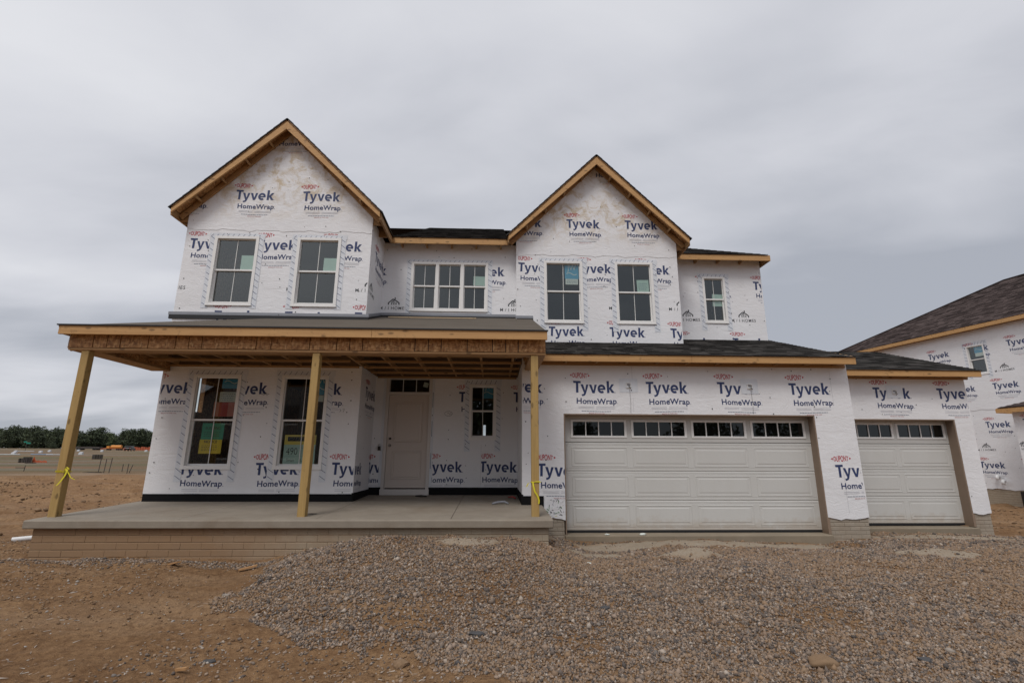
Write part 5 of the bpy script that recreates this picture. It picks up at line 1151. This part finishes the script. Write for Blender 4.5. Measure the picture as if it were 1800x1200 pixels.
# main hip roof
e0 = 6.34; rn = roof_plane(nb, [(-.3, 7.3, e0), (-.3, -8, e0), (5.2, -8, e0+3.03), (5.2, 2.0, e0+3.03)], 'osb'); roof_plane(nb, [(-.3, 7.3, e0), (5.2, 2.0, e0+3.03), (10.7, 7.3, e0)], 'shingle_brown')
roof_plane(nb, [(5.2, 2.0, e0+3.03), (5.2, -8, e0+3.03), (10.7, -8, e0), (10.7, 7.3, e0)], 'shingle_brown')
shingles(rn, (-.32, 7.3, e0), (0, -1, 0), (5.5, 0, 3.03), (-3.03, 0, 5.5), lambda vv: (vv*.845, 15.3), 15.3, 6.27, 'shingle_brown', ex=.145, tw=.32, seed=32)
mb = MB(); mb.tube([(-.3, 7.3, e0+.02), (5.2, 2.0, e0+3.06)], .05, 'shingle_brown', 6); mb.tube([(5.2, 2.0, e0+3.06), (5.2, -8, e0+3.06)], .05, 'shingle_brown', 6); mb.build('ridge_cap', rn)
for q in range(5):
    y1_ = 7.3-q*3.06; mb = MB(); mb.box(-.34, -.30, y1_-3.055, y1_, e0-.165, e0-.02, 'fascia_wood'); mb.build('fascia_board', nb, bevel=.003)
mb = MB(); mb.box(-.30, .0, -7, 7.2, e0-.13, e0-.11, 'osb'); mb.build('soffit', nb)
for b_ in ((.1, 9.5, 7.1, 7.2, -.9, 6.25), (.1, 9.5, -7.2, -7.1, -.9, 6.25), (9.5, 9.6, -7.2, 7.2, -.9, 6.25)):
    mb = MB(); mb.box(*b_, 'wrap'); mb.build('wall_wrap', nb)
mb = MB(); mb.box(.2, 9.4, -7, 7, 3.1, 3.3, 'drywall_dark'); mb.build('floor', nb); mb = MB(); mb.box(.2, 9.4, -7, 7, 6.1, 6.15, 'drywall_dark'); mb.build('ceiling', nb)
# ================================================================== across the field
def rt(px_): return -.9375+.001035*px_
def far_pt(ratio, Y, dz=0): return Vector((ratio*Y, Y, float(zt(ratio*Y, Y))+dz))
def leaf_blob(mb, tones, c, rx, ry, rz, n, size, rr, dark=0.0):
    for q in range(n):
        while True:
            p = Vector((rr.uniform(-1, 1), rr.uniform(-1, 1), rr.uniform(-1, 1)))
            if .25 < p.length < 1: break
        a = Vector((rr.uniform(-1, 1), rr.uniform(-1, 1), rr.uniform(-1, 1))).normalized()*size*rr.uniform(.6, 1.2); b = a.orthogonal().normalized()*size*rr.uniform(.5, 1)
        b = Matrix.Rotation(rr.uniform(0, 6.28), 3, a.normalized()) @ b
        o = Vector((c[0]+p.x*rx, c[1]+p.y*ry, c[2]+p.z*rz)); k_ = len(mb.v); mb.v += [tuple(o-a), tuple(o+b), tuple(o+a), tuple(o-b)]; mb.f.append((k_, k_+1, k_+2, k_+3)); mb.mi.append(0); tones.append(rr.random()*(1-dark))
TREES = {}
def tree_mesh(kind, seed):
    rr = random.Random(seed); mb = MB(); mb.m('leaf' if kind < 2 else 'leaf_light'); tones = []
    H = 12.0; nb_ = 15
    for q in range(nb_):
        t_ = q/nb_; z = H*(.25+.68*t_); w_ = H*.30*math.sin(math.pi*min(1, .32+.72*t_))**.7; an = q*2.4+rr.uniform(-.4, .4)
        rad = w_*rr.uniform(.3, 1.0); leaf_blob(mb, tones, (rad*math.cos(an), rad*math.sin(an), z+rr.uniform(-.6, .6)), rr.uniform(1.6, 2.6), rr.uniform(1.5, 2.5), rr.uniform(1.2, 2.0), 95, .34, rr, rr.uniform(0, .4))
    leaf_blob(mb, tones, (0, 0, H*.32), 2.9, 2.8, 2.8, 300, .42, rr, .4); leaf_blob(mb, tones, (0, 0, 1.5), 2.8, 2.6, 1.5, 120, .40, rr, .4)
    mb.tone = tones; cr = mb.mesh('crown', recalc=False); tb = MB(); tb.tube([(0, 0, -.3), (.1, 0, 3), (.0, .1, 7), (.1, 0, 10)], [.35, .27, .16, .05], 'bark', 7)
    for q in range(5): an = q*1.3; tb.tube([(0, 0, 3.5+q), (1.2*math.cos(an), 1.2*math.sin(an), 5+q), (2.2*math.cos(an), 2.2*math.sin(an), 6.3+q)], [.13, .08, .03], 'bark', 5)
    return cr, tb.mesh('trunk')
TM = [tree_mesh(0, 1), tree_mesh(1, 2), tree_mesh(2, 3), tree_mesh(1, 4)]
def tree(p, h, w, k_, label, group, rz=0):
    t_ = thing('tree', label, 'tree', p, 0, group); t_.scale = (w, w, h/12.0); t_.rotation_euler = (0, 0, rz)
    for nm, me in (('crown', TM[k_][0]), ('trunk', TM[k_][1])):
        o = bpy.data.objects.new(nm, me); COL.objects.link(o); o.parent = t_; ORIG[o.name] = Vector((0, 0, 0))
    return t_
rr = random.Random(21)
GT = 'trees along the far edge of the field'
# heights follow the skyline: pixel column (of the 1800 px picture) -> height
def sky_h(px):
    pts = [(-200, 12.5), (0, 12.0), (28, 12.5), (60, 11.8), (100, 11.6), (130, 11.0), (146, 8.5), (155, 12.4), (172, 11.6), (180, 7.5), (188, 9.8), (196, 6.5), (203, 7.2), (212, 10.5), (232, 11.6), (262, 11.4), (300, 12), (420, 11), (1900, 11)]
    for (a, ha), (b, hb_) in zip(pts[:-1], pts[1:]):
        if a <= px <= b: return ha+(hb_-ha)*(px-a)/(b-a)
    return 11
px = -150; k_ = 0
while px < 330:
    ratio = rt(px)
    h = sky_h(px); Y = 300+rr.uniform(-12, 14); p = far_pt(ratio, Y, -.2)
    tree(p, h*rr.uniform(.80, 1.10), rr.uniform(.8, 1.35) if h > 9 else .75, 2 if (184 <= px <= 206 or px in (0,)) else rr.choice((0, 1, 3)), 'dark leafy tree in the dense row along the far edge of the field' if not (184 <= px <= 206) else 'pale green low tree in the gap of the far tree row', GT if not (184 <= px <= 206) else 'paler trees in the gap of the far row', rr.uniform(0, 6.28))
    px += 8.2; k_ += 1
px = -150
while px < 330:
    ratio = rt(px); h = sky_h(px); Y = 318+rr.uniform(-8, 10); p = far_pt(ratio, Y, -.2)
    if h > 9: tree(p, h*rr.uniform(.88, 1.08), rr.uniform(.9, 1.4), rr.choice((0, 1, 3)), 'dark leafy tree in the dense row along the far edge of the field', GT, rr.uniform(0, 6.28))
    px += 11.3
for px_, h_ in ((85, 3.6), (88, 2.4)):
    ratio = rt(px_); t_ = tree(far_pt(ratio, 270, -.2), h_, .35, 1, 'small dark %s shrub standing alone in front of the far trees' % ('round' if h_ > 3 else 'low'), None)
# ---- behind the camera, mirrored in the panes; the nearest trees are added to block mirrored sky
for i, (x, y, h_) in enumerate(((9, -48, 8.0), (13, -52, 7.0), (26, -46, 8.5), (31, -50, 10), (38, -47, 9), (45, -52, 8), (2, -60, 6.5), (-6, -62, 7), (-1, -27, 10), (-5, -30, 11), (3, -31, 9))):
    tree((x, y, -.8), h_, .8, (0, 1, 3)[i % 3], 'out-of-view leafy tree across the street, there only as a dark reflection in the panes', 'trees across the street')
ho = thing('house_across', 'grey gabled house across the street, seen as a faint reflection in the porch windows', 'house', (-17, -22, 0))
mb = MB(); mb.prism([(-25, -.8), (-9, -.8), (-9, 5.6), (-17, 10.5), (-25, 5.6)], lambda a, c, e_: (a, e_, c), -22, -32, 'siding_grey'); mb.build('wall', ho)
for sg in (-1, 1): roof_plane(ho, [(-17, -21.5, 10.7), (-17, -32.5, 10.7), (-17+sg*8.6, -32.5, 5.4), (-17+sg*8.6, -21.5, 5.4)], 'shingle')
for x in (-22, -17, -12):
    for z in (1.0, 3.8): mb = MB(); mb.box(x-.6, x+.6, -21.98, -21.93, z, z+1.5, 'car_glass'); f_ = mb.build('window', ho); mb = MB(); mb.box(x-.7, x+.7, -21.98, -21.95, z-.12, z-.01, 'vinyl'); mb.build('sill', f_)
# ---- small things in the field: pixel column gives the direction only once, everything stands on the ground
def fthing(mb, name, px_, Y, label, cat, group=None, rz=0):
    p = far_pt(rt(px_), Y); me = mb.mesh(name); o = bpy.data.objects.new(name, me); COL.objects.link(o); o.location = p; o.rotation_euler = (0, 0, rz); ORIG[o.name] = p; return tag(o, label, cat, group)
# black car
cr = thing('parked_car', 'black car parked on the far side of the field before the trees', 'car', far_pt(rt(227), 178), math.radians(108))
mb = MB(); prof = [(-2.3, .35), (2.3, .35), (2.35, .85), (2.1, 1.0), (1.2, 1.08), (.6, 1.62), (-1.5, 1.68), (-2.2, 1.1), (-2.35, .8)]
mb.prism(prof, lambda a, c, e_: (a, e_, c), -.92, .92, 'car_black'); mb.build('body', cr, bevel=.06)
for sg in (-1, 1):
    mb = MB(); mb.prism([(-1.35, 1.1), (1.05, 1.1), (.55, 1.55), (-1.3, 1.6)], lambda a, c, e_: (a, e_, c), sg*.925, sg*.935, 'car_glass'); mb.build('side_window', cr)
    for x in (-1.45, 1.45):
        mb = MB(); mb.tube([(x, sg*.78, .36), (x, sg*.98, .36)], .36, 'tyre', 16); w_ = mb.build('wheel', cr); mb = MB(); mb.tube([(x, sg*.97, .36), (x, sg*.99, .36)], .2, 'nickel', 12); mb.build('rim', w_)
    mb = MB(); mb.box(-2.37, -2.30, sg*.62-.12, sg*.62+.12, .85, 1.0, 'light_red'); mb.build('tail_light', cr)
mb = MB(); mb.box(-2.30, -2.0, -.7, .7, 1.15, 1.5, 'car_glass'); mb.build('rear_window', cr)
# orange machine: long tank on a wheeled frame with cab
om = thing('paving_machine', 'long orange construction machine standing far off before the trees', 'machine', far_pt(rt(200), 200), .05); om.scale = (.62, .62, .72)
mb = MB(); mb.tube([(-2.2, 0, 1.75), (3.6, 0, 1.75)], .95, 'machine_orange', 14); mb.build('tank', om); mb = MB(); mb.box(-5.2, 4.0, -.8, .8, .7, 1.0, 'machine_red'); mb.build('frame', om)
mb = MB(); mb.box(-4.6, -2.9, -.9, .9, 1.0, 2.2, 'machine_orange'); mb.build('cab', om); mb = MB(); mb.tube([(-5.2, 0, 1.1), (-8.5, 0, .5)], .25, 'machine_red', 6); mb.build('conveyor', om)
for x in (-4, -3, 1.5, 2.6, 3.6):
    for sg in (-.8, .8): mb = MB(); mb.tube([(x, sg-.15, .48), (x, sg+.15, .48)], .48, 'tyre', 10); mb.build('wheel', om)
sp_ = MB()
for q in range(16): x = -7+q*.95; sp_.box(x, x+.8, -.5, .5, 0, .9+.5*rr.random(), 'machine_red')
fthing(sp_, 'pipe_rack', 250, 205, 'low rust red rack of materials right of the black car', 'rack')
sp_ = MB(); sp_.box(-5, 5, -1, 1, .5, .9, 'steel_dark'); sp_.box(-4.6, 4.6, -.9, .9, .9, 1.3, 'steel_dark'); [sp_.tube([(x, -1, .35), (x, 1, .35)], .35, 'tyre', 8) for x in (-3.5, -2.5, 2.5, 3.5)]
fthing(sp_, 'flatbed_trailer', 152, 205, 'dark flat trailer left of the orange machine', 'trailer')
# pallets and boards
def pallet(n, w, d):
    mb = MB()
    for j in range(n):
        z = j*.16
        for q in range(6): mb.box(-w/2, w/2, -d/2+q*d/6, -d/2+q*d/6+d/9, z+.12, z+.15, 'steel_dark')
        for q in (-1, 0, 1): mb.box(q*w*.45-.05, q*w*.45+.05, -d/2, d/2, z, z+.12, 'steel_dark')
    return mb
fthing(pallet(3, .62, .6), 'pallet_stack', 39.5, 60, 'left pile of the dark pallets in the left of the field', 'pallets', rz=.2); fthing(pallet(4, .45, .6), 'pallet_stack', 46.5, 59.5, 'taller dark pallet pile touching the left pile in the field', 'pallets', rz=-.1)
mb = MB(); mb.box(-.35, .35, -.3, .3, .0, .06, 'steel_dark'); fthing(mb, 'dark_board', 53, 57, 'flat dark board just right of the two dark pallet piles', 'board')
mb = MB(); mb.box(-.25, .25, -.2, .2, .0, .05, 'steel_dark'); fthing(mb, 'dark_board', 37, 46, 'small flat dark board lying alone at the left of the field', 'board', rz=.1)
fthing(pallet(4, .32, .5), 'pallet_stack', 166, 75, 'smaller left one of the dark pallet pair right of the porch post', 'pallets'); fthing(pallet(4, .75, .6), 'pallet_stack', 173, 75, 'wider right one of the dark pallet pair right of the porch post', 'pallets')
mb = MB(); mb.hexa([(-.6, -.3, 0), (.6, -.35, 0), (.5, .3, 0), (-.5, .25, 0), (-.6, -.3, .02), (.6, -.35, .06), (.5, .3, .02), (-.5, .25, .04)], 'membrane'); fthing(mb, 'tarpaulin', 170, 38.5, 'black tarpaulin scrap lying at the foot of the three stakes', 'tarpaulin')
for px_, Y, h_, ln, lb_ in ((178, 38, 1.08, .05, 'tallest left stake of the three dark stakes in a row'), (188, 38, 1.05, .05, 'middle stake of the three dark stakes in a row'), (197.5, 37.5, 1.08, .08, 'right stake of the three dark stakes in a row'), (220, 40, .55, .02, 'short stake left of the two near the house corner'), (229.5, 38, .72, .02, 'thin upright stake nearest the house corner'), (235, 38.5, .6, .22, 'stake leaning against a clod beside the house corner'), (44.5, 40, .45, .05, 'lone short stake on the bank at far left')):
    mb = MB(); mb.bar((-ln/2, 0, -.1), (ln/2, 0, h_), .035, .035, 'steel_dark', up=(0, 1, 0)); fthing(mb, 'stake', px_, Y, lb_, 'stake')
mb = MB(); mb.bar((0, 0, .98), (0, .0, 1.0), .02, .02, 'steel_dark'); 
mb = MB(); mb.tube([(rt(178)*38-rt(188)*38, 0, 1.02), (0, 0, 1.0), (rt(197.5)*37.5-rt(188)*38, -.5, 1.03)], .008, 'steel_dark', 4); fthing(mb, 'string_line', 188, 38, 'thin string tied across the tops of the three dark stakes', 'string')
# orange netting
nt_ = thing('safety_net', 'low sagging orange safety netting beside the dark pallets', 'netting', far_pt(rt(68), 60)); ORIG[nt_.name] = Vector((0, 0, 0)); c0 = far_pt(rt(68), 60)
def L_(px_, dz): p = far_pt(rt(px_), 60); return (p.x-c0.x, 0, p.z-c0.z+dz)
for px_, h_ in ((58, .55), (66, .25), (80, .2)): mb = MB(); a_ = L_(px_, 0); mb.tube([a_, (a_[0], 0, a_[2]+h_)], .03, 'net_orange', 5); mb.build('net_post', nt_)
mb = MB()
pts_ = [(55.5, .2), (57, .5), (58, .62), (60, .3), (63, .14), (67, .22), (72, .13), (77, .2), (82, .08)]
for (a, ha), (b, hb_) in zip(pts_[:-1], pts_[1:]):
    for f_ in (0, .33, .66, 1.0): mb.bar(Vector(L_(a, ha*f_+.02)), Vector(L_(b, hb_*f_+.02)), .02, .035, 'net_orange')
    for q in range(4): t_ = q/4; mb.bar(Vector(L_(a+(b-a)*t_, .01)), Vector(L_(a+(b-a)*t_, ha+(hb_-ha)*t_+.02)), .02, .02, 'net_orange', up=(0, 1, 0))
mb.build('net_mesh', nt_)
# white service pedestals
for px_, Y, lb_ in ((22, 135, 'second white service box from the left in the field'), (19, 105, 'nearest white service box at the far left of the field'), (67, 130, 'white service box in the middle of the left field'), (82.5, 148, 'far white service box left of the porch post'), (134.5, 165, 'far white service box just right of the porch post'), (140, 110, 'larger white service box right of the porch post'), (177, 155, 'white service box below the orange machine'), (257, 160, 'white service box beside the house corner')):
    mb = MB(); mb.hexa([(-.36, -.25, 0), (.36, -.25, 0), (.36, .25, 0), (-.36, .25, 0), (-.32, -.2, .42), (.32, -.2, .42), (.32, .2, .52), (-.32, .2, .52)], 'pipe_grey'); fthing(mb, 'service_box', px_, Y, lb_, 'utility box')
for px_, Y, l_, lb_ in ((38, 150, 5, 'long pale pipe bundle lying below the green street signs'), (6, 100, 5, 'pale pipe bundle lying at the left edge of the field'), (70, 102, 4, 'blue grey pipe bundle lying in the middle of the left field'), (98, 100, 4, 'pale pipe bundle ending just left of the porch post')):
    mb = MB(); [mb.tube([(-l_/2+.3*q, q*.3, .15), (l_/2-.2*q, q*.3, .15)], .09, 'blue_plastic' if px_ == 70 else 'pipe_grey', 6) for q in range(2)]; fthing(mb, 'pipe_bundle', px_, Y, lb_, 'pipes', rz=.05)
# street sign post with two green blades
sg_ = thing('street_sign', 'green street name signs on a thin post before the far trees', 'sign', far_pt(rt(38.5), 150)); ORIG[sg_.name] = Vector((0, 0, 0))
mb = MB(); mb.tube([(0, 0, 0), (0, 0, 2.9)], .05, 'steel_dark', 6); mb.build('post', sg_)
mb = MB(); mb.box(-.9, .0, -.03, .03, 2.62, 2.95, 'sign_green'); mb.build('blade', sg_); mb = MB(); mb.box(-.1, 1.1, -.06, -.01, 2.25, 2.6, 'sign_green'); mb.build('blade', sg_)
